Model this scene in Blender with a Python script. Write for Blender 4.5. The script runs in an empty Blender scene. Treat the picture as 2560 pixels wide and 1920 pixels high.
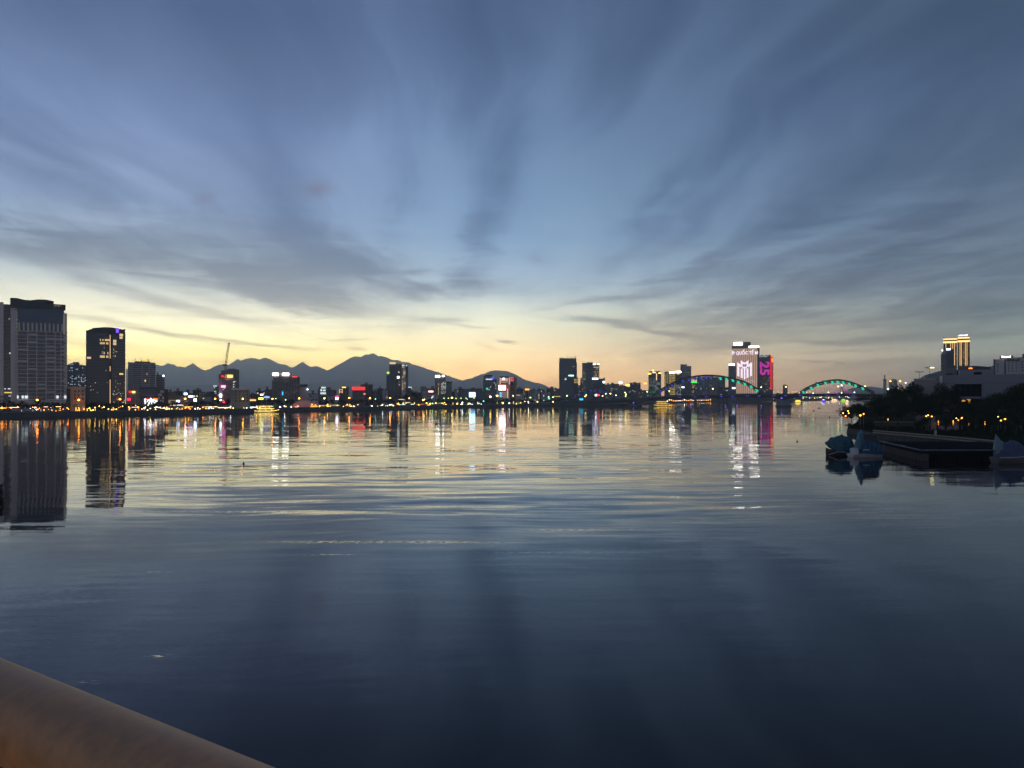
import bpy, bmesh, math, random
from mathutils import Vector, Matrix, noise
random.seed(7)
S = bpy.context.scene
COL = S.collection
HAZE = 1.15e-4
F, HY, CZ, CX = 1850.0, 990.0, 15.0, 1280.0     # focal length in photo px, horizon row, eye height (m), centre column

# ------------------------------------------------------------------ camera
cam_d = bpy.data.cameras.new('camera'); cam = bpy.data.objects.new('camera', cam_d); COL.objects.link(cam)
cam.location = (0, 0, CZ); cam.rotation_euler = (math.radians(90), 0, 0)
cam_d.sensor_width = 36.0; cam_d.lens = 36.0 * F / 2560.0; cam_d.shift_y = (HY - 960.0) / 2560.0
cam_d.clip_start = 0.05; cam_d.clip_end = 60000
S.camera = cam
S.view_settings.view_transform = 'Standard'; S.view_settings.look = 'None'
S.view_settings.exposure = 0.0; S.view_settings.gamma = 1.0; S.view_settings.use_curve_mapping = False
S.cycles.max_bounces = 6; S.cycles.diffuse_bounces = 2; S.cycles.glossy_bounces = 3; S.cycles.volume_bounces = 1
S.cycles.use_light_tree = True; S.cycles.sample_clamp_indirect = 6.0

def lin(c):
    return tuple(((v/255.0)/12.92 if v/255.0 <= .04045 else ((v/255.0+.055)/1.055)**2.4) for v in c)

# ------------------------------------------------------------------ world: dusk sky with cloud streets
world = bpy.data.worlds.new('World'); S.world = world; world.use_nodes = True
nt = world.node_tree; nt.nodes.clear()
class G:
    """tiny node-graph helper"""
    def __init__(s, nt): s.nt = nt
    def n(s, t, **k):
        x = s.nt.nodes.new(t)
        for a, b in k.items(): setattr(x, a, b)
        return x
    def put(s, sock, v):
        if v is None: return
        if isinstance(v, bpy.types.NodeSocket): s.nt.links.new(v, sock)
        else: sock.default_value = v
    def m(s, op, a, b=None, c=None, clamp=False):
        x = s.n('ShaderNodeMath', operation=op); x.use_clamp = clamp
        s.put(x.inputs[0], a); s.put(x.inputs[1], b); s.put(x.inputs[2], c)
        return x.outputs[0]
    def vm(s, op, a, b=None):
        x = s.n('ShaderNodeVectorMath', operation=op); s.put(x.inputs[0], a); s.put(x.inputs[1], b)
        return x.outputs[0]
    def comb(s, a, b, c=0.0):
        x = s.n('ShaderNodeCombineXYZ'); s.put(x.inputs[0], a); s.put(x.inputs[1], b); s.put(x.inputs[2], c); return x.outputs[0]
    def sep(s, v):
        x = s.n('ShaderNodeSeparateXYZ'); s.put(x.inputs[0], v); return x.outputs
    def noise(s, vec, scale=1.0, detail=3.0, rough=.5, dist=0.0, dim='3D', w=None):
        x = s.n('ShaderNodeTexNoise', noise_dimensions=dim); s.put(x.inputs['Vector'], vec)
        x.inputs['Scale'].default_value = scale; x.inputs['Detail'].default_value = detail
        x.inputs['Roughness'].default_value = rough; x.inputs['Distortion'].default_value = dist
        return x.outputs
    def ramp(s, f, stops, interp='LINEAR'):
        x = s.n('ShaderNodeValToRGB'); cr = x.color_ramp; cr.interpolation = interp
        while len(cr.elements) < len(stops): cr.elements.new(0.5)
        for e, (p, c) in zip(cr.elements, stops): e.position = p
        for e, (p, c) in zip(cr.elements, stops): e.position = p; e.color = (*c, 1) if len(c) == 3 else c
        s.put(x.inputs[0], f); return x.outputs[0]
    def mix(s, f, a, b, blend='MIX'):
        x = s.n('ShaderNodeMix', data_type='RGBA', blend_type=blend)
        s.put(x.inputs[0], f); s.put(x.inputs[6], a); s.put(x.inputs[7], b); return x.outputs[2]
    def mr(s, v, a, b, c=0.0, d=1.0, t='SMOOTHSTEP'):
        x = s.n('ShaderNodeMapRange', interpolation_type=t)
        s.put(x.inputs[0], v); s.put(x.inputs[1], a); s.put(x.inputs[2], b); s.put(x.inputs[3], c); s.put(x.inputs[4], d)
        return x.outputs[0]
g = G(nt)
tc = g.n('ShaderNodeTexCoord').outputs['Generated']
d = g.vm('NORMALIZE', tc); dx, dy, dz = g.sep(d)
zc = g.m('MAXIMUM', dz, 0.0)
hyp = g.m('MAXIMUM', g.m('SQRT', g.m('ADD', g.m('MULTIPLY', dx, dx), g.m('MULTIPLY', dy, dy))), 1e-4)
AZS = math.radians(-26)                                  # azimuth of the afterglow
cosd = g.m('DIVIDE', g.m('ADD', g.m('MULTIPLY', dx, math.sin(AZS)), g.m('MULTIPLY', dy, math.cos(AZS))), hyp)
dd = g.m('ARCCOSINE', g.m('MINIMUM', g.m('MAXIMUM', cosd, -1.0), 1.0))   # radians from the glow
def zof(py, px):                                          # photo row -> sine of elevation
    u = (px-CX)/F; v = (HY-py)/F
    return v/math.sqrt(1+u*u+v*v)
def mk(px, rows, top):
    st = [(zof(y, px), lin(c)) for y, c in rows]; st.append((1.0, lin(top))); return st
A = mk(380, [(990,(244,198,98)),(940,(254,218,108)),(880,(255,233,146)),(840,(253,240,178)),(800,(245,237,196)),(755,(208,207,188)),
    (700,(175,184,184)),(620,(141,158,175)),(500,(126,148,182)),(300,(118,140,180)),(100,(101,122,160)),(0,(90,111,150))], (62,78,112))
M = mk(1280,[(990,(224,160,96)),(950,(242,186,110)),(900,(244,204,138)),(850,(232,214,168)),(800,(214,215,190)),(755,(176,187,186)),
    (700,(146,169,188)),(600,(116,148,182)),(500,(107,139,175)),(300,(96,123,160)),(0,(81,103,139))], (60,76,108))
B = mk(2430,[(990,(88,84,80)),(950,(104,99,86)),(900,(116,114,98)),(850,(120,126,112)),(800,(108,119,113)),(700,(94,110,122)),
    (500,(83,102,125)),(200,(76,97,127)),(0,(66,86,111))], (54,68,98))
C = mk(2560,[(990,(84,84,86)),(900,(94,93,97)),(700,(84,91,106)),(300,(70,84,110))], (58,72,103))
cA, cM, cB, cC = (g.ramp(zc, s) for s in (A, M, B, C))
col = g.mix(g.mr(dd, 0.05, .50, t='SMOOTHSTEP'), cA, cM)
col = g.mix(g.mr(dd, .42, 1.02, t='LINEAR'), col, cB)
col = g.mix(g.mr(dd, 1.1, 2.2), col, cC)
# cloud streets: wind-drawn bands on a high flat layer, so that they fan out of one point low over the river
az = g.m('ARCTAN2', dx, dy); tt = g.m('DIVIDE', zc, hyp)
zz = g.m('ADD', zc, 0.07)
VA = math.radians(-3)
ex = g.m('SUBTRACT', g.m('MULTIPLY', dx, math.cos(VA)), g.m('MULTIPLY', dy, math.sin(VA)))
ey = g.m('ADD', g.m('MULTIPLY', dx, math.sin(VA)), g.m('MULTIPLY', dy, math.cos(VA)))
pl = g.comb(g.m('DIVIDE', ex, zz), g.m('DIVIDE', ey, zz), 0.0)
warp = g.noise(pl, .55, 2.0)[1]
plw = g.vm('ADD', pl, g.vm('MULTIPLY', g.vm('SUBTRACT', warp, (.5,.5,.5)), (1.0, 1.0, 0)))
st1 = g.noise(g.vm('MULTIPLY', plw, (.95, .20, 1)), 1.0, 6.0, .52)[0]
st2 = g.noise(g.vm('MULTIPLY', plw, (2.6, .40, 1)), 1.0, 5.0, .55)[0]
streets = g.m('ADD', g.mr(st1, .47, .66), g.m('MULTIPLY', g.mr(st2, .46, .74), .45))
# soft filaments near the horizon, seen edge-on
flat = g.comb(g.m('MULTIPLY', az, 4.0), g.m('MULTIPLY', tt, 34.0), 3.3)
fwarp = g.noise(flat, 1.0, 3.0)[1]
flatw = g.vm('ADD', flat, g.vm('MULTIPLY', g.vm('SUBTRACT', fwarp, (.5,.5,.5)), (1.6, 2.2, 0)))
st3 = g.noise(flatw, 1.0, 5.0, .55)[0]
low = g.m('MULTIPLY', g.mr(st3, .52, .74), g.mr(tt, .03, .09)); low = g.m('MULTIPLY', low, g.mr(tt, .30, .14))
# individual clouds of this evening: (column, row, half-length, half-width, tilt deg clockwise, strength)
wp1 = g.noise(g.comb(g.m('MULTIPLY', az, 5.0), g.m('MULTIPLY', tt, 11.0), .7), 1.0, 6.0, .5)[1]
wv = g.vm('SUBTRACT', wp1, (.5,.5,.5))
wx, wy, _ = g.sep(wv)
U = g.m('ADD', az, g.m('MULTIPLY', wx, .10)); V = g.m('ADD', tt, g.m('MULTIPLY', wy, .055))
wp2 = g.noise(g.comb(g.m('MULTIPLY', az, 14.0), g.m('MULTIPLY', tt, 60.0), 5.7), 1.0, 5.0, .6)[1]
w2x, w2y, _ = g.sep(g.vm('SUBTRACT', wp2, (.5,.5,.5)))
Us = g.m('ADD', az, g.m('MULTIPLY', w2x, .05)); Vs = g.m('ADD', tt, g.m('MULTIPLY', w2y, .012))
front = g.mr(dy, 0.0, .3)
def blob(px, py, rx, ry, tilt, amp, small=False):
    u, v = (px-CX)/F, (HY-py)/F
    a0 = math.atan(u); t0 = v*math.cos(a0); k = math.cos(a0)
    rx_, ry_ = rx/F*k*k*(1.0 if small else 1.15), ry/F*k*(1.1 if small else 1.75)
    th = math.radians(tilt); ct, s_ = math.cos(th), math.sin(th)
    du = g.m('SUBTRACT', Us if small else U, a0); dv = g.m('SUBTRACT', Vs if small else V, t0)
    p = g.m('DIVIDE', g.m('SUBTRACT', g.m('MULTIPLY', du, ct), g.m('MULTIPLY', dv, s_)), rx_)
    q = g.m('DIVIDE', g.m('ADD', g.m('MULTIPLY', du, s_), g.m('MULTIPLY', dv, ct)), ry_)
    e = g.m('EXPONENT', g.m('MULTIPLY', g.m('ADD', g.m('MULTIPLY', p, p), g.m('MULTIPLY', q, q)), -1.0))
    return g.m('MULTIPLY', e, amp)
DARK = [(1230,30,330,130,0,.35),(2380,60,420,170,-35,.45),(760,40,240,110,40,.3),(60,30,220,90,20,.3),(1750,60,260,110,-40,.25),(880,640,130,22,14,.4),(640,650,60,60,60,.3),(800,655,170,48,10,.95),(720,720,190,34,14,.75),(560,690,240,34,17,.6),(230,640,330,34,13,.75),(60,590,200,36,8,.45),(1000,705,150,22,12,.5),
        (700,430,190,26,68,.55),(745,560,120,40,75,.4),(1200,560,150,22,-78,.7),(1240,420,110,26,-70,.4),(1180,240,220,70,75,.45),(540,110,240,60,48,.35),
        (1230,60,200,90,10,.35),(250,460,240,40,24,.5),(60,350,180,34,20,.3),(1000,480,120,70,60,.25),
        (1880,330,300,34,-45,.65),(1660,490,200,26,-40,.4),(2060,110,240,60,-50,.4),(2440,80,260,120,-50,.35),
        (1950,560,280,30,-27,.55),(2330,520,260,44,-27,.45),(2050,700,330,46,-20,.75),(1740,690,180,30,-24,.35),(2420,690,260,60,-20,.3),
        (1900,790,260,26,-6,.45),(2300,790,300,22,0,.35),(1250,712,90,22,6,.35),(2250,330,260,60,-40,.25),(1330,640,120,20,-25,.3)]
THIN = [(1500,748,110,9,-3,.7),(1400,766,120,5,-8,.4),(1560,812,170,7,12,.75),(1690,836,70,4,8,.6),(1830,760,200,12,-9,.55),(1480,800,120,6,4,.45),
        (1100,800,60,7,0,.6),(1180,816,50,4,5,.4),(1266,854,20,5,9,.85),(890,871,16,4,0,.6),(390,832,110,5,9,.75),(560,850,150,4,5,.7),(700,866,120,3,2,.5),
        (420,760,190,10,11,.5),(250,800,160,5,6,.4),(640,800,150,6,4,.3),(300,715,170,9,14,.35),(1050,715,90,6,16,.6),(930,700,90,7,20,.5),(1040,680,60,6,-10,.4),
        (2200,848,150,9,-3,.6),(2060,858,120,5,4,.5),(2430,840,160,9,-4,.4),(2025,906,26,3,3,.6),(2090,907,9,3,3,.5),(2100,911,8,2,3,.4),(1790,866,160,6,-3,.4),
        (870,850,60,3,0,.3),(1180,700,70,10,0,.3),(2120,878,120,4,0,.3),(1880,880,100,4,-4,.25)]
LIGHT = [(150,540,220,34,18,.6),(520,600,240,26,16,.35),(330,300,330,60,40,.35),(900,300,160,60,60,.3),(1100,520,60,150,0,.3),(1330,470,90,200,10,.3),
         (1600,700,230,24,-18,.75),(1300,760,200,16,0,.5),(1680,770,160,16,-8,.5),(1420,590,160,40,-30,.3),(1960,450,150,20,-35,.2),(150,720,170,20,8,.55),(600,770,200,14,8,.4),
         (2430,600,240,40,-30,.3),(2350,750,200,20,-10,.25),(1000,760,140,14,2,.3)]
def total(lst, small=False):
    acc = None
    for b in lst:
        e = blob(*b, small=small); acc = e if acc is None else g.m('ADD', acc, e)
    return acc
dk = g.m('MULTIPLY', total(DARK), front); th = g.m('MULTIPLY', total(THIN, True), front); lt = g.m('MULTIPLY', total(LIGHT), front)
fib = g.noise(g.vm('MULTIPLY', plw, (5.0, .9, 1)), 1.0, 4.0, .6)[0]
dens = g.m('ADD', g.m('MULTIPLY', streets, g.mr(tt, .08, .30, .25, .72)), g.m('MULTIPLY', low, .42))
tex = g.noise(g.vm('MULTIPLY', flatw, (1.7, 1.3, 1)), 1.0, 6.0, .6)[0]
dens = g.m('ADD', dens, g.m('MULTIPLY', dk, g.m('MULTIPLY', g.mr(fib, .3, .7, .65, 1.25), g.m('ADD', 1.0, g.m('MULTIPLY', g.mr(tex, .36, .62, -.5, .5), g.mr(tt, .34, .20))))))
dens = g.m('ADD', dens, g.m('MULTIPLY', g.m('SUBTRACT', fib, .5), g.mr(tt, .08, .25, .1, .75)))
dens = g.m('ADD', dens, g.m('MULTIPLY', th, 1.25)); dens = g.m('SUBTRACT', dens, g.m('MULTIPLY', g.mr(st2, .60, .36, .02, .22), g.mr(tt, .09, .22, .15, 1.0)))
dens = g.m('SUBTRACT', dens, g.m('MULTIPLY', lt, .85))
pos = g.m('MINIMUM', g.m('MAXIMUM', dens, 0.0), 2.0)
neg = g.m('MINIMUM', g.m('MAXIMUM', g.m('MULTIPLY', dens, -1.0), 0.0), 1.0)
shade = g.mix(g.mr(tt, .06, .30), (.42,.42,.50,1), (.52,.58,.66,1))
ccol = g.mix(1.0, col, shade, 'MULTIPLY')
fac = g.m('MULTIPLY', g.m('SUBTRACT', 1.0, g.m('EXPONENT', g.m('MULTIPLY', pos, -1.25))), 1.12, clamp=True)
col2 = g.mix(fac, col, ccol)
col3 = g.mix(g.m('MULTIPLY', neg, .8), col2, g.mix(1.0, col2, (1.45,1.38,1.25,1), 'MULTIPLY'))
# two small clouds still catching pink light
pk = g.m('MULTIPLY', g.m('ADD', blob(806,474,34,14,-22,.6), blob(522,495,22,7,0,.35)), front)
col4 = g.mix(pk, col3, (*lin((104,100,124)), 1))
# below the horizon: dim ground colour, never seen
col5 = g.mix(g.mr(dz, -.02, -.06), col4, (.02,.022,.028,1))
sky = g.n('ShaderNodeTexSky', sky_type='NISHITA'); sky.sun_disc = False
sky.sun_elevation = math.radians(-2.0); sky.sun_rotation = AZS
sky.air_density = 1.4; sky.dust_density = 1.0
fin = g.mix(1.0, col5, g.mix(1.0, sky.outputs[0], (.004,.004,.004,1), 'MULTIPLY'), 'ADD')
thick = g.m('EXPONENT', g.m('MINIMUM', g.m('DIVIDE', HAZE*760.0, g.m('MAXIMUM', dz, .02)), HAZE*15500.0))
sc_n = g.n('ShaderNodeVectorMath', operation='SCALE'); g.put(sc_n.inputs[0], fin); g.put(sc_n.inputs['Scale'], g.m('MULTIPLY', g.m('SUBTRACT', g.m('MULTIPLY', thick, 1.10), .15), 1.0))
bg = g.n('ShaderNodeBackground'); g.put(bg.inputs[0], sc_n.outputs[0]); bg.inputs[1].default_value = 1.0
out = g.n('ShaderNodeOutputWorld'); nt.links.new(bg.outputs[0], out.inputs[0])
world.cycles.sampling_method = 'MANUAL'; world.cycles.sample_map_resolution = 512

# (the sun has set: no sun lamp)

# ------------------------------------------------------------------ materials
MATS = {}
def principled(name, c, rough=.7, metal=0.0, grain=.0, gscale=1.0, spec=.5):
    if name in MATS: return MATS[name]
    m = bpy.data.materials.new(name); m.use_nodes = True; n = m.node_tree; b = n.nodes['Principled BSDF']; gg = G(n)
    b.inputs['Roughness'].default_value = rough; b.inputs['Metallic'].default_value = metal
    b.inputs['Specular IOR Level'].default_value = spec
    if grain:
        o = gg.n('ShaderNodeTexCoord').outputs['Object']
        a = gg.noise(o, gscale, 5.0, .6)[0]
        cc = gg.ramp(a, [(.25, tuple(x*(1-grain) for x in c)), (.75, tuple(min(1, x*(1+grain)) for x in c))])
        gg.put(b.inputs['Base Color'], cc)
        gg.put(b.inputs['Roughness'], gg.mr(a, .2, .8, rough*.85, min(1, rough*1.15)))
    else: b.inputs['Base Color'].default_value = (*c, 1)
    MATS[name] = m; return m
def emis(name, c, k, sample='AUTO'):
    if name in MATS: return MATS[name]
    m = bpy.data.materials.new(name); m.use_nodes = True; n = m.node_tree; b = n.nodes['Principled BSDF']
    b.inputs['Base Color'].default_value = (*[x*.3 for x in c], 1); b.inputs['Roughness'].default_value = .4
    b.inputs['Emission Color'].default_value = (*c, 1); b.inputs['Emission Strength'].default_value = k
    m.cycles.emission_sampling = sample
    MATS[name] = m; return m
# ------------------------------------------------------------------ water
def water_mat():
    m = bpy.data.materials.new('river_water'); m.use_nodes = True; n = m.node_tree; b = n.nodes['Principled BSDF']; w = G(n)
    geo = n.nodes.new('ShaderNodeNewGeometry'); P = geo.outputs['Position']; px_, py_, _ = w.sep(P)
    # slope fields, metres; crests run mostly across the view (along X)
    def slope(sx, sy, seed, detail=2.0, dist=0.0):
        v = w.comb(w.m('MULTIPLY', px_, sx), w.m('MULTIPLY', py_, sy), seed)
        return w.vm('SUBTRACT', w.noise(v, 1.0, detail, .5, dist)[1], (.5,.5,.5))
    # gentle bending of the crests
    bend = w.noise(w.comb(w.m('MULTIPLY', px_, .02), w.m('MULTIPLY', py_, .03), 9.), 1.0, 2.0)[0]
    py_b = w.m('ADD', w.m('ADD', py_, w.m('MULTIPLY', bend, 9.0)), w.m('MULTIPLY', px_, -.05))
    def slopeb(sx, sy, seed, detail=2.0):
        v = w.comb(w.m('MULTIPLY', px_, sx), w.m('MULTIPLY', py_b, sy), seed)
        return w.vm('SUBTRACT', w.noise(v, 1.0, detail, .5)[1], (.5,.5,.5))
    swell = slopeb(.055, .30, 1.0, 3.0)        # boat wash, ~4-6 m
    chop  = slopeb(.16, .95, 5.0, 3.0)         # ~1.3 m
    fine  = slope(2.2, 5.5, 8.0, 3.0)          # ripples
    patch = w.noise(w.comb(w.m('MULTIPLY', px_, .012), w.m('MULTIPLY', py_, .022), 2.), 1.0, 3.0)[0]
    pt = w.mr(patch, .38, .66, .35, 1.25)
    # the wash of a passing boat lies as a band of long waves 75-260 m out
    band = w.m('MULTIPLY', w.mr(py_, 46., 98.), w.mr(py_, 300., 130., .22, 1.0))
    calm_far = w.mr(py_, 980., 1060., 1.0, .8)
    side = w.m('DIVIDE', w.m('SUBTRACT', px_, 0.0), w.m('MAXIMUM', py_, 1.0))
    band = w.m('MULTIPLY', band, w.m('MULTIPLY', w.mr(side, .44, .26, .12, 1.0), w.mr(side, -.62, -.36, .2, 1.0)))
    a_sw = w.m('MULTIPLY', w.m('ADD', w.m('MULTIPLY', band, SW), .0075), w.mr(patch, .3, .7, .6, 1.3))
    a_ch = w.m('MULTIPLY', w.m('MULTIPLY', w.m('MULTIPLY', pt, w.mr(side, .50, .38, .6, 1.0)), w.mr(py_, 60., 150., .5, 1.0)), CH)
    a_fi = w.m('MULTIPLY', pt, w.mr(py_, 40., 140., FI*.9, FI))
    def sc(v, k):
        x = w.n('ShaderNodeVectorMath', operation='SCALE'); w.put(x.inputs[0], v); w.put(x.inputs['Scale'], k); return x.outputs[0]
    tot = w.vm('ADD', w.vm('ADD', sc(swell, a_sw), sc(chop, a_ch)), sc(fine, a_fi))
    tx, ty, tz = w.sep(tot)
    # cat's-paws: a few small glittering patches
    cp = None
    for (cx_, cy_, rx_, ry_, am) in ((-13.6, 76, 11.5, .75, .9), (-17, 70, 3.2, .35, .9), (4, 71, 9, .4, .5), (-30.2, 63, 1.3, .22, .9), (-20.3, 42.7, .7, .28, 1.5), (-22.4, 38.8, .7, .3, 1.6), (-33, 96, 14, .9, .5), (9, 83, 8, .7, .5)):
        q1 = w.m('DIVIDE', w.m('SUBTRACT', px_, cx_), rx_); q2 = w.m('DIVIDE', w.m('SUBTRACT', py_, cy_), ry_)
        e = w.m('MULTIPLY', w.m('EXPONENT', w.m('MULTIPLY', w.m('ADD', w.m('MULTIPLY', q1, q1), w.m('MULTIPLY', q2, q2)), -1.0)), am)
        cp = e if cp is None else w.m('ADD', cp, e)
    rip = slope(1.6, 4.2, 3.0, 4.0); r1, r2, _ = w.sep(rip)
    cpm = w.m('MULTIPLY', cp, w.mr(r1, -.01, .08))
    ty2 = w.m('ADD', ty, w.m('MULTIPLY', cpm, .085))
    nrm = w.vm('NORMALIZE', w.comb(w.m('MULTIPLY', tx, .32), ty2, 1.0))
    w.put(b.inputs['Normal'], nrm)
    b.inputs['Base Color'].default_value = (.011, .012, .013, 1); b.inputs['Roughness'].default_value = .035
    b.inputs['IOR'].default_value = 1.37
    return m
SW, CH, FI = .18, .09, .045
bm = bmesh.new()
def sheet(name, pts, z, mat, kind='structure'):
    me = bpy.data.meshes.new(name); me.from_pydata([(x, y, z) for x, y in pts], [], [list(range(len(pts)))]); me.materials.append(mat)
    o = bpy.data.objects.new(name, me); COL.objects.link(o); o['kind'] = kind; return o
river = sheet('river_water', [(-5000,-400),(5000,-400),(5000,5000),(-5000,5000)], 0.0, water_mat())

# ------------------------------------------------------------------ mountains
def ridge(name, prof, D, base_m, depth, mat, rough=.007, step=3):
    """a range of hills whose crest line lies at distance D: a relief mesh falling to both sides"""
    xs = []; x = prof[0][0]
    while x <= prof[-1][0]: xs.append(x); x += step
    def yat(x):
        for (a, ya), (b_, yb) in zip(prof, prof[1:]):
            if a <= x <= b_: return ya + (yb-ya)*(x-a)/(b_-a)
        return prof[-1][1]
    rows = [-1.0, -.8, -.6, -.42, -.26, -.12, 0, .2, .5, 1.0]; V = []; Fc = []
    for i, x in enumerate(xs):
        H = CZ + (HY - yat(x))/F*D
        X = (x-CX)/F*D
        for r in rows:
            k = (1-abs(r))**1.15
            nz = noise.fractal(Vector((X*.0011, r*3.2, D*.001)), 1.0, 2.0, 5)
            spur = noise.noise(Vector((X*.0016, r*.9, 4.)))
            h = base_m + (H-base_m)*k*(1 + (0 if r == 0 else .22*nz*(1-k)+.18*spur*(1-k)))
            if r == 0: h += rough*D*.12*noise.fractal(Vector((x*.11, 0, D)), 1.0, 2.0, 3)
            s = 1 + r*depth/D
            V.append((X*s, D*s, h))
    n = len(rows)
    for i in range(len(xs)-1):
        for j in range(n-1): Fc.append((i*n+j, (i+1)*n+j, (i+1)*n+j+1, i*n+j+1))
    me = bpy.data.meshes.new(name); me.from_pydata(V, [], Fc); me.materials.append(mat)
    for p in me.polygons: p.use_smooth = True
    o = bpy.data.objects.new(name, me); COL.objects.link(o); o['kind'] = 'structure'; return o
forest = principled('mountain_forest', (.045,.06,.045), .95, grain=.4, gscale=.002, spec=.1)
R1 = [(-300,905),(-150,915),(0,925),(100,930),(168,912),(182,906),(190,911),(200,911),(213,914),(240,922),(290,915),(330,925),(370,912),(390,911),(400,914),(408,914),(419,907),(427,911),(434,910),(442,916),(455,917),(461,919),
      (470,914),(482,907),(490,914),(500,920),(511,926),(525,922),(545,912),(560,910),(572,912),(580,907),(592,898),(603,901),(615,897),(632,894),
      (645,898),(653,897),(664,893),(676,899),(688,904),(697,909),(707,911),(715,911),(725,918),(732,919),(745,930),(800,950),(900,975)]
R2 = [(640,960),(700,935),(725,920),(732,919),(745,911),(757,904),(767,912),(777,917),(793,915),(805,920),(819,926),(835,917),(845,912),(860,904),(875,895),
      (885,891),(892,891),(900,893),(913,886),(923,886),(932,882),(940,887),(947,891),(951,889),(960,891),(971,895),(985,901),(995,900),(1005,904),(1020,906),
      (1040,913),(1060,919),(1080,926),(1100,932),(1120,939),(1140,946),(1154,951),(1180,962),(1230,980)]
R3 = [(1060,985),(1100,968),(1140,955),(1154,951),(1180,945),(1200,936),(1208,935),(1227,927),(1240,926),(1268,927),(1280,933),(1290,936),(1300,942),(1312,949),
      (1335,956),(1350,958),(1363,963),(1375,970),(1400,977),(1450,984)]
R4 = [(300,985),(420,965),(520,962),(620,958),(700,966),(790,958),(860,950),(940,956),(1020,962),(1080,972),(1140,980)]
R5 = [(2090,985),(2125,972),(2150,966),(2180,967),(2215,971),(2260,977),(2320,983)]
ridge('mountain_range', R1, 13500, 0, 2500, forest); ridge('mountain_range', R2, 12000, 0, 2500, forest)
ridge('hill', R3, 9500, 0, 1400, forest); ridge('hill', R4, 8500, 0, 1200, forest, .003); ridge('hill', R5, 8000, 0, 900, forest, .001)
# ------------------------------------------------------------------ geometry helpers
def lab(o, label=None, cat=None, group=None, kind=None):
    if label: o['label'] = label
    if cat: o['category'] = cat
    if group: o['group'] = group
    if kind: o['kind'] = kind
    return o
def empty(name, loc, label=None, cat=None, group=None, rz=0.0):
    o = bpy.data.objects.new(name, None); COL.objects.link(o); o.location = loc; o.rotation_euler = (0, 0, rz)
    o.empty_display_size = .5
    return lab(o, label, cat, group)
def shore(px):                                             # camera-plane distance of the far bank's waterline at a photo column
    T = [(-700,440),(0,524),(200,555),(400,592),(600,677),(700,730),(900,793),(1100,925),(1200,1009),(1380,1067),(1560,1120),(1640,1500),(1750,1900),(1940,2150),(2140,2800),(2700,3000)]
    for (a, p), (b_, q) in zip(T, T[1:]):
        if px <= b_: return p+(q-p)*(px-a)/(b_-a)
    return T[-1][1]
def PT(px, py, D): return Vector(((px-CX)/F*D, D, CZ+(HY-py)/F*D))
class MB:
    """collects quads into one mesh"""
    def __init__(s): s.v = []; s.f = []; s.mi = []
    def add(s, vs, fs, mi=0):
        k = len(s.v); s.v += [tuple(v) for v in vs]; s.f += [tuple(i+k for i in f) for f in fs]; s.mi += [mi]*len(fs)
    def box(s, x0, y0, z0, x1, y1, z1, mi=0, bottom=True):
        v = [(x0,y0,z0),(x1,y0,z0),(x1,y1,z0),(x0,y1,z0),(x0,y0,z1),(x1,y0,z1),(x1,y1,z1),(x0,y1,z1)]
        f = [(0,1,5,4),(1,2,6,5),(2,3,7,6),(3,0,4,7),(4,5,6,7)] + ([(3,2,1,0)] if bottom else [])
        s.add(v, f, mi)
    def tube(s, pts, r, n=8, mi=0, r1=None, cap=True):
        pts = [Vector(p) for p in pts]; rings = []
        for i, p in enumerate(pts):
            t = (pts[min(i+1, len(pts)-1)]-pts[max(i-1, 0)]).normalized()
            a = t.cross(Vector((0,0,1))); a = a.normalized() if a.length > 1e-3 else Vector((1,0,0)); b_ = t.cross(a)
            rr = r if r1 is None else r+(r1-r)*i/(len(pts)-1)
            rings.append([p+(a*math.cos(2*math.pi*k/n)+b_*math.sin(2*math.pi*k/n))*rr for k in range(n)])
        vs = [v for rg in rings for v in rg]; fs = []
        for i in range(len(pts)-1):
            for k in range(n): fs.append((i*n+k, i*n+(k+1) % n, (i+1)*n+(k+1) % n, (i+1)*n+k))
        if cap: fs += [tuple(range(n-1, -1, -1)), tuple(range((len(pts)-1)*n, len(pts)*n))]
        s.add(vs, fs, mi)
    def ball(s, c, r, mi=0, seg=8, rings=5, sz=1.0):
        vs = [(c[0], c[1], c[2]+r*sz)]; fs = []
        for i in range(1, rings):
            th_ = math.pi*i/rings
            for k in range(seg): ph = 2*math.pi*k/seg; vs.append((c[0]+r*math.sin(th_)*math.cos(ph), c[1]+r*math.sin(th_)*math.sin(ph), c[2]+r*sz*math.cos(th_)))
        vs.append((c[0], c[1], c[2]-r*sz)); L = len(vs)-1
        for k in range(seg): fs.append((0, 1+k, 1+(k+1) % seg)); fs.append((L, L-seg+(k+1) % seg, L-seg+k))
        for i in range(rings-2):
            for k in range(seg): a = 1+i*seg+k; b_ = 1+i*seg+(k+1) % seg; fs.append((a, a+seg, b_+seg, b_))
        s.add(vs, fs, mi)
    def mesh(s, name, mats, smooth=False):
        me = bpy.data.meshes.new(name); me.from_pydata(s.v, [], s.f)
        for m_ in (mats if isinstance(mats, (list, tuple)) else [mats]): me.materials.append(m_)
        me.polygons.foreach_set('material_index', s.mi)
        if smooth: me.polygons.foreach_set('use_smooth', [True]*len(s.f))
        me.update(); return me
    def obj(s, name, mats, parent=None, loc=(0,0,0), smooth=False):
        o = bpy.data.objects.new(name, s.mesh(name, mats, smooth)); COL.objects.link(o); o.location = loc
        if parent: o.parent = parent
        return o
CUBES = {}
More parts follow.
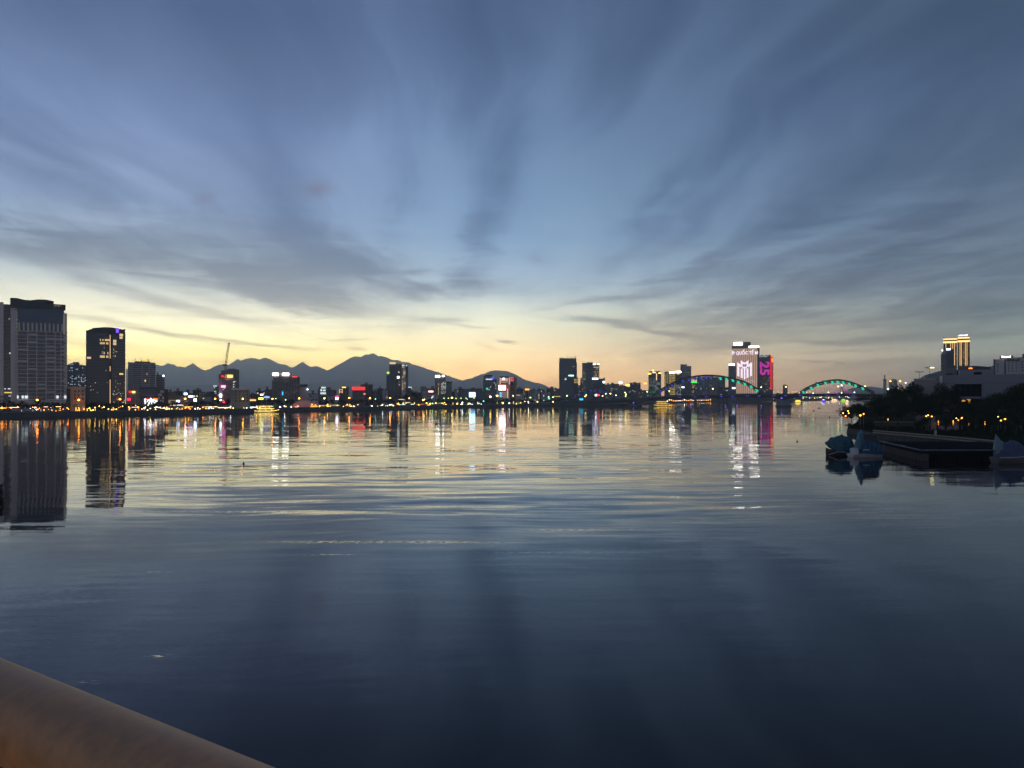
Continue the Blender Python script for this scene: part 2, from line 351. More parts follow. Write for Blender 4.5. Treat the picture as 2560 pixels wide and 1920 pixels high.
def cube(name, mat, parent, c, size, kind=None, label=None):
    """a box part sharing one unit mesh per material"""
    if mat.name not in CUBES:
        b_ = MB(); b_.box(-.5,-.5,-.5,.5,.5,.5); CUBES[mat.name] = b_.mesh(mat.name+'_block', mat)
    o = bpy.data.objects.new(name, CUBES[mat.name]); COL.objects.link(o); o.location = c; o.scale = size
    if parent: o.parent = parent
    return lab(o, label, kind=kind)
def prism(mb, prof, y0, y1, mi=0):
    n = len(prof); vs = [(x, y0, z) for x, z in prof]+[(x, y1, z) for x, z in prof]
    fs = [tuple(range(n)), tuple(range(2*n-1, n-1, -1))]+[(i, i+n, (i+1) % n+n, (i+1) % n) for i in range(n)]
    mb.add(vs, fs, mi)
def text_mesh(txt, width, height, mat, depth=.3, bold=0.0):
    if txt == '~':                                         # letters too small to read in the photo: only their rhythm
        r = random.Random(int(width*97+height*13)); mb = MB(); x = -width/2; st = height*.75
        while x < width/2-st*.6:
            w = st*r.uniform(.55, .9); h = height*r.choice((1, 1, .8, .7)); z0 = 0
            mb.box(x, -depth, z0, x+w*.3, 0, h)
            if r.random() < .8: mb.box(x+w*.3, -depth, h*r.choice((.4,.75)), x+w, 0, h)
            if r.random() < .5: mb.box(x+w*.3, -depth, 0, x+w, 0, h*.22)
            x += w+st*.28
        return mb.mesh('lettering', mat)
    cu = bpy.data.curves.new('lettering', 'FONT'); cu.body = txt; cu.size = 1; cu.extrude = .05; cu.offset = bold; cu.resolution_u = 2
    to = bpy.data.objects.new('tmp', cu); me = bpy.data.meshes.new_from_object(to); bpy.data.objects.remove(to)
    xs = [v.co.x for v in me.vertices]; ys = [v.co.y for v in me.vertices]
    if not xs: return me
    x0, x1, y0, y1 = min(xs), max(xs), min(ys), max(ys)
    for v in me.vertices:
        x = ((v.co.x-x0)/(x1-x0)-.5)*width; z = (v.co.y-y0)/(y1-y0)*height
        v.co = (x, -v.co.z*depth/.1-depth/2, z)
    me.materials.clear(); me.materials.append(mat); me.name = 'lettering'; return me

# ------------------------------------------------------------------ palette
W_ = principled
conc = W_('grey_concrete', (.80,.72,.64), .8, grain=.14, gscale=.25)
conc_d = W_('dark_concrete', (.22,.21,.21), .8, grain=.15, gscale=.3)
pale = W_('pale_render', (.52,.50,.50), .8, grain=.08, gscale=.3)
white_r = W_('white_render', (.68,.67,.68), .75, grain=.06, gscale=.3)
cream = W_('cream_render', (.62,.52,.36), .8, grain=.08, gscale=.3)
blueg = W_('blue_grey_cladding', (.13,.16,.20), .6, grain=.08, gscale=.2)
glass_d = W_('dark_glass', (.02,.025,.03), .15, spec=.6)
glass_b = W_('blue_glass', (.04,.06,.08), .18, spec=.6)
dark = W_('charcoal_panel', (.05,.052,.058), .6, grain=.12, gscale=.3)
brown = W_('brown_stone', (.20,.13,.09), .7, grain=.1, gscale=.3)
rosy = W_('rose_render', (.42,.26,.26), .8, grain=.08, gscale=.3)
teal_r = W_('sea_green_render', (.16,.24,.22), .8, grain=.1, gscale=.3)
steel = W_('grey_steel', (.25,.26,.27), .45, metal=.6, grain=.1, gscale=2.)
black_s = W_('black_steel', (.03,.03,.032), .5)
roofm = W_('roof_membrane', (.12,.12,.13), .9, grain=.2, gscale=.2)
asphalt = W_('asphalt', (.05,.05,.052), .95, grain=.2, gscale=.5)
paving = W_('stone_paving', (.22,.21,.20), .9, grain=.2, gscale=.7, spec=0.)
quay = W_('quay_stone', (.10,.095,.09), .9, grain=.3, gscale=.5, spec=0.)
soil = W_('city_ground', (.05,.05,.045), 1.0, grain=.3, gscale=.02, spec=.0)
lawn = W_('park_lawn', (.022,.028,.014), 1.0, grain=.4, gscale=.3, spec=.0)
leaf = W_('dark_leaves', (.035,.05,.022), .7, grain=.4, gscale=.35, spec=0.)
leaf2 = W_('olive_leaves', (.055,.06,.028), .7, grain=.4, gscale=.35, spec=0.)
bark = W_('bark', (.08,.06,.045), .9, grain=.3, gscale=1.5)
E = emis
e_white = E('cool_white_light', (.85,.93,1.0), 5.0)
e_blaze = E('blazing_white_sign', (1.0,.97,.86), 11.0)
e_led = E('led_white', (.92,.88,1.0), 1.5)
e_warm = E('warm_white_light', (1.0,.72,.38), 4.0)
e_amber = E('amber_sodium_lamp', (1.0,.24,.02), 42.0)
e_amber2 = E('amber_garden_lamp', (1.0,.33,.04), 13.0)
e_yellow = E('yellow_light', (1.0,.68,.10), 3.5)
e_gold = E('gold_light', (1.0,.62,.22), 2.6)
e_red = E('red_light', (1.0,.02,.02), 2.2)
e_pinkred = E('crimson_light', (1.0,.03,.10), 2.4)
e_mag = E('magenta_led', (.75,.02,.50), .75)
e_orange = E('orange_light', (1.0,.25,.03), 2.6)
e_blue = E('blue_light', (.06,.13,.9), .38)
e_sky = E('sky_blue_screen', (.30,.62,1.0), 7.0)
e_cyan = E('cyan_light', (.05,.6,1.0), 1.5)
e_green = E('green_light', (.02,.9,.12), 1.6)
e_lime = E('lime_light', (.5,.9,.05), 2.0)
e_teal = E('teal_arch_light', (.02,.62,.36), 1.1)
e_teal_lo = E('teal_arch_wash', (.01,.26,.14), .5)
e_blue_lo = E('blue_arch_wash', (.03,.06,.35), .35)
e_purple = E('violet_light', (.20,.06,1.0), 1.8)
e_pink = E('pink_cable_light', (.75,.12,.55), .6)
e_lamp = E('promenade_white_lamp', (.9,.95,1.0), 9.0)
e_lampy = E('promenade_yellow_lamp', (1.0,.60,.14), 12.0)
e_lampo = E('promenade_orange_lamp', (1.0,.28,.03), 13.0)
e_lampg = E('promenade_green_lamp', (.75,1.0,.35), 6.0)
e_win = E('lit_room_warm', (1.0,.70,.42), .75, 'NONE')
e_win2 = E('lit_room_white', (.8,.92,1.0), 1.0, 'NONE')
e_winy = E('lit_room_yellow', (1.0,.68,.18), 1.0, 'NONE')
e_wind = E('lit_room_dim', (1.0,.75,.5), .22, 'NONE')
e_ledstripe = E('rosy_led_facade', (.68,.44,.31), .78)
e_led2 = E('white_led_figure', (.95,.82,1.0), 1.25)

# ------------------------------------------------------------------ land
shx = [-700,0,200,400,600,700,900,1100,1200,1380,1560,1600,1640,1750,1940,2140]
shore_pts = [((x-CX)/F*shore(x), shore(x)) for x in shx]
BZ = 3.2                                                    # far promenade level
far = shore_pts + [(2600,3100),(9000,3400),(9000,15500),(-15000,15500),(-15000,900),(-1200,300)]
sheet('city_ground', far, BZ-.05, soil)
prom = shore_pts + [(x+(-26 if x < 400 else 10), y+30) for x, y in reversed(shore_pts)]
sheet('promenade', prom, BZ, paving)
def ribbon(name, pts, z0, z1, off, mat, kind='structure'):
    b_ = MB()
    for (x0, y0), (x1, y1) in zip(pts, pts[1:]):
        n = Vector((y1-y0, -(x1-x0))).normalized()*off
        b_.add([(x0+n.x,y0+n.y,z0),(x1+n.x,y1+n.y,z0),(x1,y1,z1),(x0,y0,z1),(x0-n.x*.1,y0-n.y*.1,z0)], [(0,1,2,3)])
    o = b_.obj(name, mat); o['kind'] = kind; return o
ribbon('quay_wall', shore_pts, -1.5, BZ+.02, 3.0, quay)
b_ = MB()
for (x0, y0), (x1, y1) in zip(shore_pts, shore_pts[1:]):
    n = Vector((-(y1-y0), (x1-x0))).normalized()
    b_.add([(x0,y0,BZ+.03),(x1,y1,BZ+.03),(x1+n.x*1.,y1+n.y*1.,BZ+.03),(x0+n.x*1.,y0+n.y*1.,BZ+.03),(x0,y0,BZ+.55),(x1,y1,BZ+.55),(x1+n.x,y1+n.y,BZ+.55),(x0+n.x,y0+n.y,BZ+.55)],
           [(0,1,5,4),(4,5,6,7),(2,3,7,6),(0,4,7,3),(1,2,6,5)])
lab(b_.obj('parapet_kerb', conc_d), kind='structure')

# ------------------------------------------------------------------ buildings
class Bd:
    def __init__(s, name, label, x0, x1, ytop, D, depth=16., wall=dark, dyaw=0., base=None, cat='building', group=None, ybase=None):
        s.xc = (x0+x1)/2; s.D = D; s.x0, s.x1, s.ytop = x0, x1, ytop; s.depth = depth
        th_ = math.atan((s.xc-CX)/F); s.cos = math.cos(th_)
        s.zb = BZ if base is None else base
        s.e = empty(name, ((s.xc-CX)/F*D, D, s.zb), label, cat, group, rz=-th_+math.radians(dyaw))
        if wall: s.box('wall', x0, ytop, x1, None, wall, 0, depth)
    def u(s, x): return (x-s.xc)*s.D*s.cos/F
    def z(s, y): return CZ+(HY-y)*s.D/F-s.zb
    def box(s, name, x0, y0, x1, y1, mat, front=0., back=None, label=None, kind=None):
        a, b_ = s.u(x0), s.u(x1); zt = s.z(y0); zl = -.5 if y1 is None else s.z(y1)
        back = s.depth if back is None else back
        return cube(name, mat, s.e, ((a+b_)/2, (front+back)/2, (zt+zl)/2), (abs(b_-a), back-front, zt-zl), kind, label)
    def grid(s, name, x0, y0, x1, y1, cols, rows, mats, probs, fx=.6, fy=.5, front=-.12, seed=1, frame=None):
        """window openings smaller than a thumb-width in the photo: one joined part; mats[i] is taken with chance probs[i]"""
        r = random.Random(seed); mb = MB(); cw = (x1-x0)/cols; rh = (y1-y0)/rows
        for j in range(rows):
            for i in range(cols):
                q = r.random(); k = None; acc = 0
                for n_, p in enumerate(probs):
                    acc += p
                    if q < acc: k = n_; break
                if k is None: continue
                xa = s.u(x0+(i+.5-fx/2)*cw); xb = s.u(x0+(i+.5+fx/2)*cw); za = s.z(y0+(j+.5+fy/2)*rh); zb = s.z(y0+(j+.5-fy/2)*rh)
                mb.box(xa, front, za, xb, .05, zb, k)
        if not mb.v: return None
        o = mb.obj(name, list(mats), s.e); o['kind'] = 'stuff'; return o
    def bands(s, name, x0, y0, x1, y1, rows, mat, fy=.35, front=-.25, back=.06):
        mb = MB(); rh = (y1-y0)/rows
        for j in range(rows): mb.box(s.u(x0), front, s.z(y0+(j+.5+fy/2)*rh), s.u(x1), back, s.z(y0+(j+.5-fy/2)*rh))
        o = mb.obj(name, mat, s.e); o['kind'] = 'stuff'; return o
    def fins(s, name, x0, y0, x1, y1, cols, mat, fx=.2, front=-.35):
        mb = MB(); cw = (x1-x0)/cols
        for i in range(cols): mb.box(s.u(x0+(i+.5-fx/2)*cw), front, s.z(y1), s.u(x0+(i+.5+fx/2)*cw), .06, s.z(y0))
        o = mb.obj(name, mat, s.e); o['kind'] = 'stuff'; return o
    def roof(s, seed=0, extra=1):
        """parapet and roof clutter"""
        r = random.Random(seed*7+3); w = s.x1-s.x0; ppm = F/s.D
        s.box('parapet', s.x0-.4, s.ytop-1.0*ppm*.6, s.x1+.4, s.ytop+.25*ppm, roofm, -.3, s.depth+.3)
        for k in range(extra):
            a = s.x0+w*r.uniform(.08,.55); b_ = a+w*r.uniform(.18,.35)
            s.box('plant_room', a, s.ytop-ppm*r.uniform(2.2,4.5), b_, s.ytop, conc_d, 3, s.depth*.7)
    def world(s, x, y, f=0.):
        """local point to world"""
        th_ = s.e.rotation_euler.z; a = s.u(x); return Vector((s.e.location.x+a*math.cos(th_)-f*math.sin(th_), s.e.location.y+a*math.sin(th_)+f*math.cos(th_), s.zb+s.z(y)))
    def sign(s, label, x0, y0, x1, y1, mat, txt=None, board=None, front=-.7, cat='sign', tail=.35):
        """a lit sign fixed to or standing on this building: its own thing"""
        p = s.world((x0+x1)/2, y1, front); w = (x1-x0)*s.D*s.cos/F; h = (y1-y0)*s.D/F
        e = empty('lit_sign', p, label, cat); e.rotation_euler = s.e.rotation_euler
        if txt:
            o = bpy.data.objects.new('lettering', text_mesh(txt, w, h, mat, tail, .012)); COL.objects.link(o); o.parent = e
        else: cube('light_panel', mat, e, (0, -tail/2, h/2), (w, tail, h))
        if board: cube('backing_board', board, e, (0, .2, h/2), (w*1.06, .36, h*1.25))
        else: cube('mounting_rail', black_s, e, (0, .12, h*.3), (w*.98, .2, h*.12))
        return e
# ------------------------------------------------------------------ the city, from left to right
# 1 tall hotel tower with a concrete grid, at the left edge
t = Bd('hotel_tower', 'tallest grey tower at the far left with a concrete balcony grid and open terrace', 43, 168, 829, 600, 26, None)
t.box('wall', 44, 829, 166, 1032, glass_d, .9, 26)
t.box('wall', 43.5, 808, 160, 829, glass_b, .9, 26)
t.box('crown_band', 43.5, 772, 160, 808, blueg, .3, 26, label='blank slate blue band under the roof terrace')
t.box('podium', 43, 1001, 170, 1032, conc, -1.2, 26)
for k in range(7):
    x = [44, 69.5, 92, 115, 138, 153, 166][k]
    t.box('column', x-1.1, 829, x+1.1, 1001, conc, -.35, 1.2)
for r_ in range(18):
    y = 829+r_*9.55
    t.box('floor_slab', 43, y, 169.5, y+1.5, conc, -.9, 1.2)
bays = [(45,68.5),(70.5,91),(93,114),(116,137),(139,152),(154,165)]
rr = random.Random(5)
for r_ in range(18):
    for a, b__ in bays:
        y = 829+r_*9.55
        t.box('balcony_rail', a+.2, y+6.1, b__-.2, y+8.9, conc_d if rr.random() < .75 else conc, -.15, .02)
        for q in range(2):
            xa = a+(b__-a)*(.06+.5*q); t.box('window', xa, y+2.4, xa+(b__-a)*.36, y+8.4, glass_b, .55, .88) if r_ % 1 == 0 and rr.random() < .5 else None
for k in range(11):
    x = 49+k*10.7; t.box('crown_fin', x-2, 808, x+2, 828, conc, -.3, .9)
for a, b__ in ((43.5,47.5),(55,60),(62.5,70),(141,147),(161,167)): t.box('lit_window', a, 989, b__, 996, e_win2, -1.45, -1.2)
for k in range(8): t.box('window', 52+k*14, 1012, 60+k*14, 1022, glass_d, -1.4, -1.2)
t.box('side_fin', 160, 780, 168.5, 1001, conc, .2, 26)
for k in range(7): t.box('fin_opening', 159.2, 786+k*7.2, 162, 791+k*7.2, e_wind, .05, .3)
t.box('sign_wall', 117, 758.5, 165, 772, dark, -.2, 6)
for x in (137, 152, 160): t.box('terrace_post', x-1, 772, x+1, 781, conc_d, 0, 1.0)
t.box('roof_slab', 100, 769, 160, 772.3, conc_d, 0, 22)
mb = MB(); zt = t.z
for pts in [[(27,749),(45,749),(60,752),(76,752.5),(96,749),(117,748.6),(135,751.5),(135,753),(117,753),(117,772),(43,772),(27,772)]]:
    prof = [(t.u(a), zt(b__)) for a, b__ in pts][::-1]; prism(mb, prof, -.6, 20)
mb.obj('roof_crown', dark, t.e)
t.box('mast', 103.8, 741, 104.4, 749, black_s, 3, 3.4)
t.sign('small white roof lettering on the tallest grey tower', 136, 760, 157, 764.5, e_wind, '~', front=-.35)
t = Bd('tower_wing', 'pale left wing of the tallest tower, cut by the photo edge', -60, 28, 754, 585, 30, None)
t.box('wall', -60, 754, 9, 1034, conc, 0, 30); t.box('wall', 9, 758, 28, 1034, glass_d, 2.2, 30)
t.box('pier', 27, 749.5, 43, 1030, conc, -1.0, 30)
for k in range(27): t.box('floor_slab', 9, 763+k*9.2, 27, 764.2+k*9.2, conc_d, 1.6, 2.3)
for k in range(24): t.box('pier_notch', 42.6, 770+k*9.4, 44.4, 774+k*9.4, conc_d, -.9, 3)
t.box('lit_window', 11, 971, 15, 973, e_win2, 1.9, 2.2); t.box('lit_window', 20, 970.5, 26.5, 973, e_win2, 1.9, 2.2)
t.box('lit_window', 11, 980, 29.5, 982.8, e_winy, -1.2, -1.0); t.box('lit_window', 22, 989, 27, 991.5, e_win2, 1.9, 2.2)
t.box('lit_window', 22.5, 793.5, 24, 796, e_win2, 1.9, 2.2); t.box('lit_window', 23.5, 880, 27, 884, e_win2, 1.9, 2.2)
t.grid('lower_windows', -40, 988, 27, 1022, 12, 4, [glass_d], [.8])
# 2 gap between the towers
t = Bd('apartment_tower', 'distant grey block with scattered lit windows between the two tall left towers', 168, 216, 914, 900, 20, blueg)
t.grid('windows', 169, 918, 215, 966, 14, 14, [e_win2, glass_d], [.16, .6], .5, .4, seed=2); t.roof(2)
t = Bd('office_block', 'small cream block with three tall window bays between the two left towers', 171, 213, 969, 575, 14, cream)
for k in range(3):
    for j in range(3): t.box('window', 185+k*9.8, 975+j*9, 190+k*9.8, 981+j*9, glass_d, -.12, .05)
    t.box('pilaster', 182+k*9.8, 971, 183.5+k*9.8, 1008, cream, -.4, .05)
t.box('cornice', 169.5, 967, 214.5, 970, cream, -.6, 14.6)
t = Bd('villa', 'low dark house with a hipped roof beside the cream block', 166, 176, 972, 565, 10, dark)
# 3 dark glass tower with light strips
t = Bd('glass_tower', 'dark glass tower with vertical light strips and a violet roof sign', 215.5, 314, 828, 620, 30, dark)
t.box('wing_wall', 272, 830, 278, 1012, black_s, -.9, 0)
t.box('curtain_wall', 279, 836, 314, 1010, glass_d, -.5, 0); t.box('curtain_wall', 217, 834, 272, 1010, glass_b, -.25, 0)
mb = MB(); prism(mb, [(t.u(x), t.z(y)) for x, y in [(216,829),(236,820.5),(262,817.6),(282,818),(306,822),(314,821.5),(314,823.5),(307,824),(307,829)]][::-1], 0, 28); mb.obj('roof_crown', dark, t.e)
for x in (231, 236, 311): t.box('roof_mast', x-.4, 820, x+.4, 828, black_s, 1, 1.5)
t.bands('floor_lines', 217, 836, 271, 1010, 24, dark, .3, -.45, -.2); t.fins('mullions', 217, 836, 271, 1010, 9, dark, .14, -.5)
t.bands('floor_lines', 280, 838, 313, 1010, 24, dark, .22, -.7, -.45)
for a, c in ((837,896),(915.5,928),(949,1010)): t.box('light_strip', 274.6, a, 276.0, c, E('thin_gold_strip', (1.0,.62,.3), 1.2), -1.3, -.9)
t.box('light_strip', 314.2, 880, 315.3, 1010, E('thin_gold_strip', (1.0,.62,.3), 1.2), .4, 1.0)
r_ = random.Random(3)
LW = [(299,833,308,840,e_win),(299,841,307,846,e_win),(283,849,291,855,e_win),(283,856,291,862,e_win),(298.5,932.5,308.5,936.5,e_winy),(218,893,228,898,e_win)]
for x in range(8): 
    for (y, h) in ((848,5.5),(856,6),(880,7),(889,7)):
        if r_.random() < .62: LW.append((250+x*3.1, y, 252.3+x*3.1, y+h*.8, e_win if r_.random() < .7 else e_winy))
for k in range(44): 
    x, y = (r_.uniform(281, 312), r_.uniform(950, 1006)) if k < 26 else (r_.uniform(283, 293), r_.uniform(870, 900)) if k < 34 else (r_.uniform(222, 270), r_.uniform(865, 1000))
    LW.append((x, y, x+1.5, y+1.3, r_.choice([e_win, e_winy, e_win2])))
for a, y0, c, y1, m_ in LW: t.box('lit_window', a, y0, c, y1, m_, -.95, -.6)
mb = MB(); mb.box(0,0,0,1,1,1)
t.sign('violet sign at the top of the dark glass tower', 290, 820.5, 297, 831, e_purple, None, black_s, -1.2)
# 4 white slab hotel with horned roof
t = Bd('slab_hotel', 'pale slab hotel with horizontal window bands and a horned glowing roof', 320, 389, 906, 690, 22, pale)
for (a, c, y0, y1, n) in ((333,354,912,975,13),(358,372,912,960,10),(375.5,389,911,975,13)): t.bands('window_band', a, y0, c, y1, n, glass_d, .5, -.1, .05)
t.box('lit_window', 361.5, 949.5, 365, 954, e_winy, -.3, 0); t.box('lit_window', 366, 932, 369, 938, e_wind, -.3, 0)
t.box('roof_block', 338, 903, 376, 906.5, conc_d, 3, 18)
for x in (338, 353.5, 370): 
    mb = MB(); s_ = -1 if x < 360 else 1
    mb.tube([Vector((t.u(x), 4, t.z(904))), Vector((t.u(x-s_*1.2*-1), 4, t.z(901))), Vector((t.u(x+s_*-1.6), 4, t.z(896.5)))], .7, 6, 0, .2); mb.obj('roof_horn', conc_d, t.e)
t.box('roof_light', 355, 899.5, 371, 902.8, e_orange, 4, 6)
t = Bd('concrete_block', 'dark unfinished block with a white beacon right of the pale slab hotel', 390, 412, 939, 700, 18, conc_d)
t.bands('floor_gap', 391, 942, 406, 972, 5, glass_d, .5, -.1, .05); t.roof(4)
t.sign('white roof beacon on the unfinished block', 407, 937.5, 410.5, 941.5, e_white)
t = Bd('grid_block', 'dark grid-fronted block right of the white light scribble', 394, 421, 973, 640, 16, dark)
for k in range(3):
    for j in range(4): t.box('frame_bay', 395.5+k*5.2, 976+j*8, 399.3+k*5.2, 982+j*8, conc if (k+j) % 3 else glass_d, -.3, .05)
t = Bd('shop_house', 'dark boxy venue with a white light scribble on its front', 348, 395, 969, 640, 18, dark)
t.roof(9, 0); t.box('facade_frame', 349, 972, 394, 990, blueg, -.3, 0)
# the scribble of white light: angular strokes
p0 = t.world(378, 1012, -1.4); e_ = empty('light_scribble', p0, 'tangle of angular white light strokes on the dark venue', 'sign'); e_.rotation_euler = t.e.rotation_euler
SC = [[(362,997),(363,1010),(369,1001),(372,1011),(377,995)],[(377,995),(379,1011),(383,998),(391,1004)],[(369,1000),(380,999)],[(383,1000),(386,1008),(392,1001),(395,1014)],[(362,998),(366,998)]]
mb = MB()
for st in SC: mb.tube([Vector(((x-378)*t.D*t.cos/F, 0, (1012-y)*t.D/F)) for x, y in st], .22, 5)
mb.obj('light_stroke', e_white, e_)
t.sign('red strip sign above the white light scribble, left piece', 364, 997, 372, 999.5, e_red, front=-1.2)
t.sign('red and yellow strip sign above the white light scribble, right piece', 382, 996.5, 395, 1000, e_orange, front=-1.2)
t = Bd('shop_house', 'low grey shophouse with a white steel frame left of the dark venue', 317, 348, 976, 630, 15, conc_d)
for x in (338, 345, 350): t.box('frame_post', x-.4, 980, x+.4, 1012, pale, -2, -1.6)
for y in (981, 999): t.box('frame_beam', 338, y, 350, y+.8, pale, -2, -1.6)
t.sign('red and yellow shop sign low beside the dark glass tower', 322.5, 977.5, 330, 982, e_red, front=-1.4)
t.sign('small yellow end of the shop sign beside the dark glass tower', 330.2, 978, 338, 982.5, e_yellow, front=-1.4)
t.sign('crimson shop sign at the foot of the dark glass tower', 318, 996, 326.5, 1001, e_pinkred, front=-1.6)
# 5 low quarter
t = Bd('market_hall', 'long low hall with a yellow-lit wall under a flat roof', 420, 462, 989, 660, 20, cream)
t.box('roof_slab', 419, 987, 464, 990.5, conc_d, -2, 20); t.box('glow_panel', 421, 1000, 452, 1007, e_wind, -.4, 0)
t.fins('wall_bays', 421, 992, 462, 1008, 9, conc_d, .1)
t = Bd('shop_house', 'beige house lit by a street lamp beside the long low hall', 452, 470, 991, 655, 12, cream)
t.grid('windows', 453, 994, 469, 1006, 4, 2, [glass_d, e_wind], [.6, .3])
t = Bd('construction_tower', 'pale stepped tower under construction with a red and yellow sign', 547, 584, 935, 730, 18, pale)
t.box('wall', 555, 946, 586, 1010, rosy, -1.0, 0); t.grid('windows', 556, 950, 585, 1003, 8, 12, [glass_d, e_win2], [.55, .06], .45, .45, front=-1.15, seed=8)
t.box('scaffold', 547, 935, 562, 948, conc_d, -.4, 0); t.box('core', 553, 926, 566, 936, conc_d, 2, 12)
t = Bd('office_tower', 'round-shouldered dark tower behind the stepped tower with the crane', 566, 598, 924, 800, 18, conc_d)
t.box('roof_drum', 570, 921.5, 590, 924.5, conc_d, 3, 15); t.grid('windows', 583, 928, 597, 968, 6, 12, [glass_d, e_wind], [.7, .04], .6, .5, seed=1); t.box('lit_window', 582, 953, 588, 955, e_win2, -.3, 0)
t2 = Bd('slab_block', 'thin grey block left of the stepped tower with the crane', 534, 548, 964, 760, 14, conc_d); t2.grid('windows', 535, 967, 547, 990, 4, 5, [e_win2, glass_d], [.15, .5])
t2.sign('thin white roof sign left of the stepped tower', 532.5, 964, 542.5, 966, e_win2)
tt_ = [b for b in COL.objects if b.name == 'construction_tower'][0]
ct = Bd.__new__(Bd); ct.xc, ct.D, ct.cos, ct.zb, ct.e, ct.depth = 565.5, 730, math.cos(math.atan((565.5-CX)/F)), BZ, tt_, 18
ct.sign('red roof sign on the stepped tower, left half of the red and yellow pair', 554, 938.5, 567, 943.5, e_red, '~', front=-1.6)
ct.sign('yellow roof sign on the stepped tower, right half of the pair', 568, 938, 581, 943.5, e_yellow, front=-1.6)
ct.sign('dim orange sign just under the red and yellow pair', 564, 947, 575, 949.5, e_wind, front=-1.6)
ct.sign('magenta and white sign halfway up the stepped tower', 553, 963.5, 563.5, 969, E('pink_sign', (1.0,.25,.65), 3.5), front=-1.6)
ct.sign('small white flag-shaped sign low on the stepped tower', 549, 985, 554.5, 993, e_white, front=-1.8)
ct.sign('crimson box sign at the foot of the stepped tower', 557, 1003, 565, 1007.5, e_pinkred, front=-2.2)
for y in (954, 960, 966): ct.box('lit_window', 583, y, 585.5, y+2.2, e_win2, -1.4, -1.0)
# crane
cr = empty('tower_crane', ct.world(564, 930, 4), 'tower crane with its jib raised steeply above the stepped tower', 'crane')
K = 730/F
def lattice(mb, a, b__, w, n):
    a, b__ = Vector(a), Vector(b__); ax = (b__-a).normalized(); sx = Vector((1,0,0)); sy = ax.cross(sx).normalized(); sx = sy.cross(ax)
    cs = [(sx*w+sy*w), (sx*-w+sy*w), (sx*-w+sy*-w), (sx*w+sy*-w)]
    for c in cs: mb.tube([a+c, b__+c], .13, 4)
    for i in range(n):
        p, q = a+(b__-a)*i/n, a+(b__-a)*(i+1)/n
        for k in range(4): mb.tube([p+cs[k], q+cs[(k+1) % 4]], .08, 3)
mb = MB(); lattice(mb, (0,0,0), (0,0,20*K), .8, 8); mb.obj('mast', steel, cr)
mb = MB(); lattice(mb, (0,0,18*K), (8.4*K,0,72*K), .65, 18); mb.obj('jib', W_('crane_yellow', (.35,.27,.08), .6), cr)
mb = MB(); mb.box(-2.6,-1,16*K,1,1,20*K); mb.obj('cab', dark, cr)
mb = MB(); mb.tube([(0,0,19*K),(-2.4,0,28*K)], .15, 4); mb.tube([(-2.4,0,28*K),(8.2*K,0,71*K)], .07, 3); mb.obj('pendant_line', black_s, cr)
mb = MB(); mb.box(7*K,-.6,71*K,10.6*K,.6,73.5*K); mb.obj('hook_block', black_s, cr)
t = Bd('green_block', 'low sea-green block with tall dark bays beside the stepped tower', 577, 625, 974, 700, 18, teal_r)
for k in range(4):
    for j in range(4): t.box('window', 588+k*9.3, 977+j*7.4, 592.5+k*9.3, 982+j*7.4, glass_d, -.12, .05)
t.box('parapet', 579, 971, 612, 974.5, conc, -.3, 18)
# filler low-rise
FILL = [(421,440,982,'grey'),(437,456,979,'dark'),(458,482,985,'pale'),(482,503,976,'dark'),(500,513,981,'pale'),(505,525,992,'pale'),(513,538,985,'grey'),(525,541,980,'dark'),(600,640,986,'pale'),(627,648,988,'dark'),
        (640,664,978,'dark'),(656,684,986,'grey'),(664,684,975,'grey'),(795,812,974,'dark'),(772,796,985,'pale'),(815,841,976,'grey'),(822,846,990,'pale'),(905,932,962,'dark'),(930,944,978,'grey'),(942,958,972,'dark'),(957,970,975,'pale'),
        (1020,1032,968,'grey'),(1028,1052,982,'dark'),(1052,1064,967,'grey'),(1056,1070,976,'pale'),(1068,1088,972,'grey'),(1060,1092,986,'pale'),(1128,1150,980,'dark'),(1138,1146,974,'pale'),(1146,1176,973,'dark'),(1176,1206,972,'blue'),
        (1196,1212,980,'blue'),(1292,1306,972,'dark'),(1290,1310,984,'pale'),(1303,1332,976,'pale'),(1310,1318,970,'dark'),(1330,1350,977,'pale'),(1343,1356,974,'dark'),(1352,1376,980,'pale'),(1366,1402,972,'blue'),(1378,1400,974,'dark'),(1420,1462,963,'blue'),
        (1512,1530,962,'blue'),(1525,1545,960,'dark'),(1540,1566,964,'blue'),(1560,1600,968,'dark'),(1574,1600,957,'dark'),(1590,1622,976,'teal'),(1484,1500,966,'dark'),(1602,1640,985,'teal'),
        (1941,1957,984,'dark'),(1972,2000,985,'dark'),(1990,2006,987,'grey')]
PAL = {'grey': conc_d, 'dark': dark, 'pale': pale, 'blue': blueg, 'teal': teal_r}
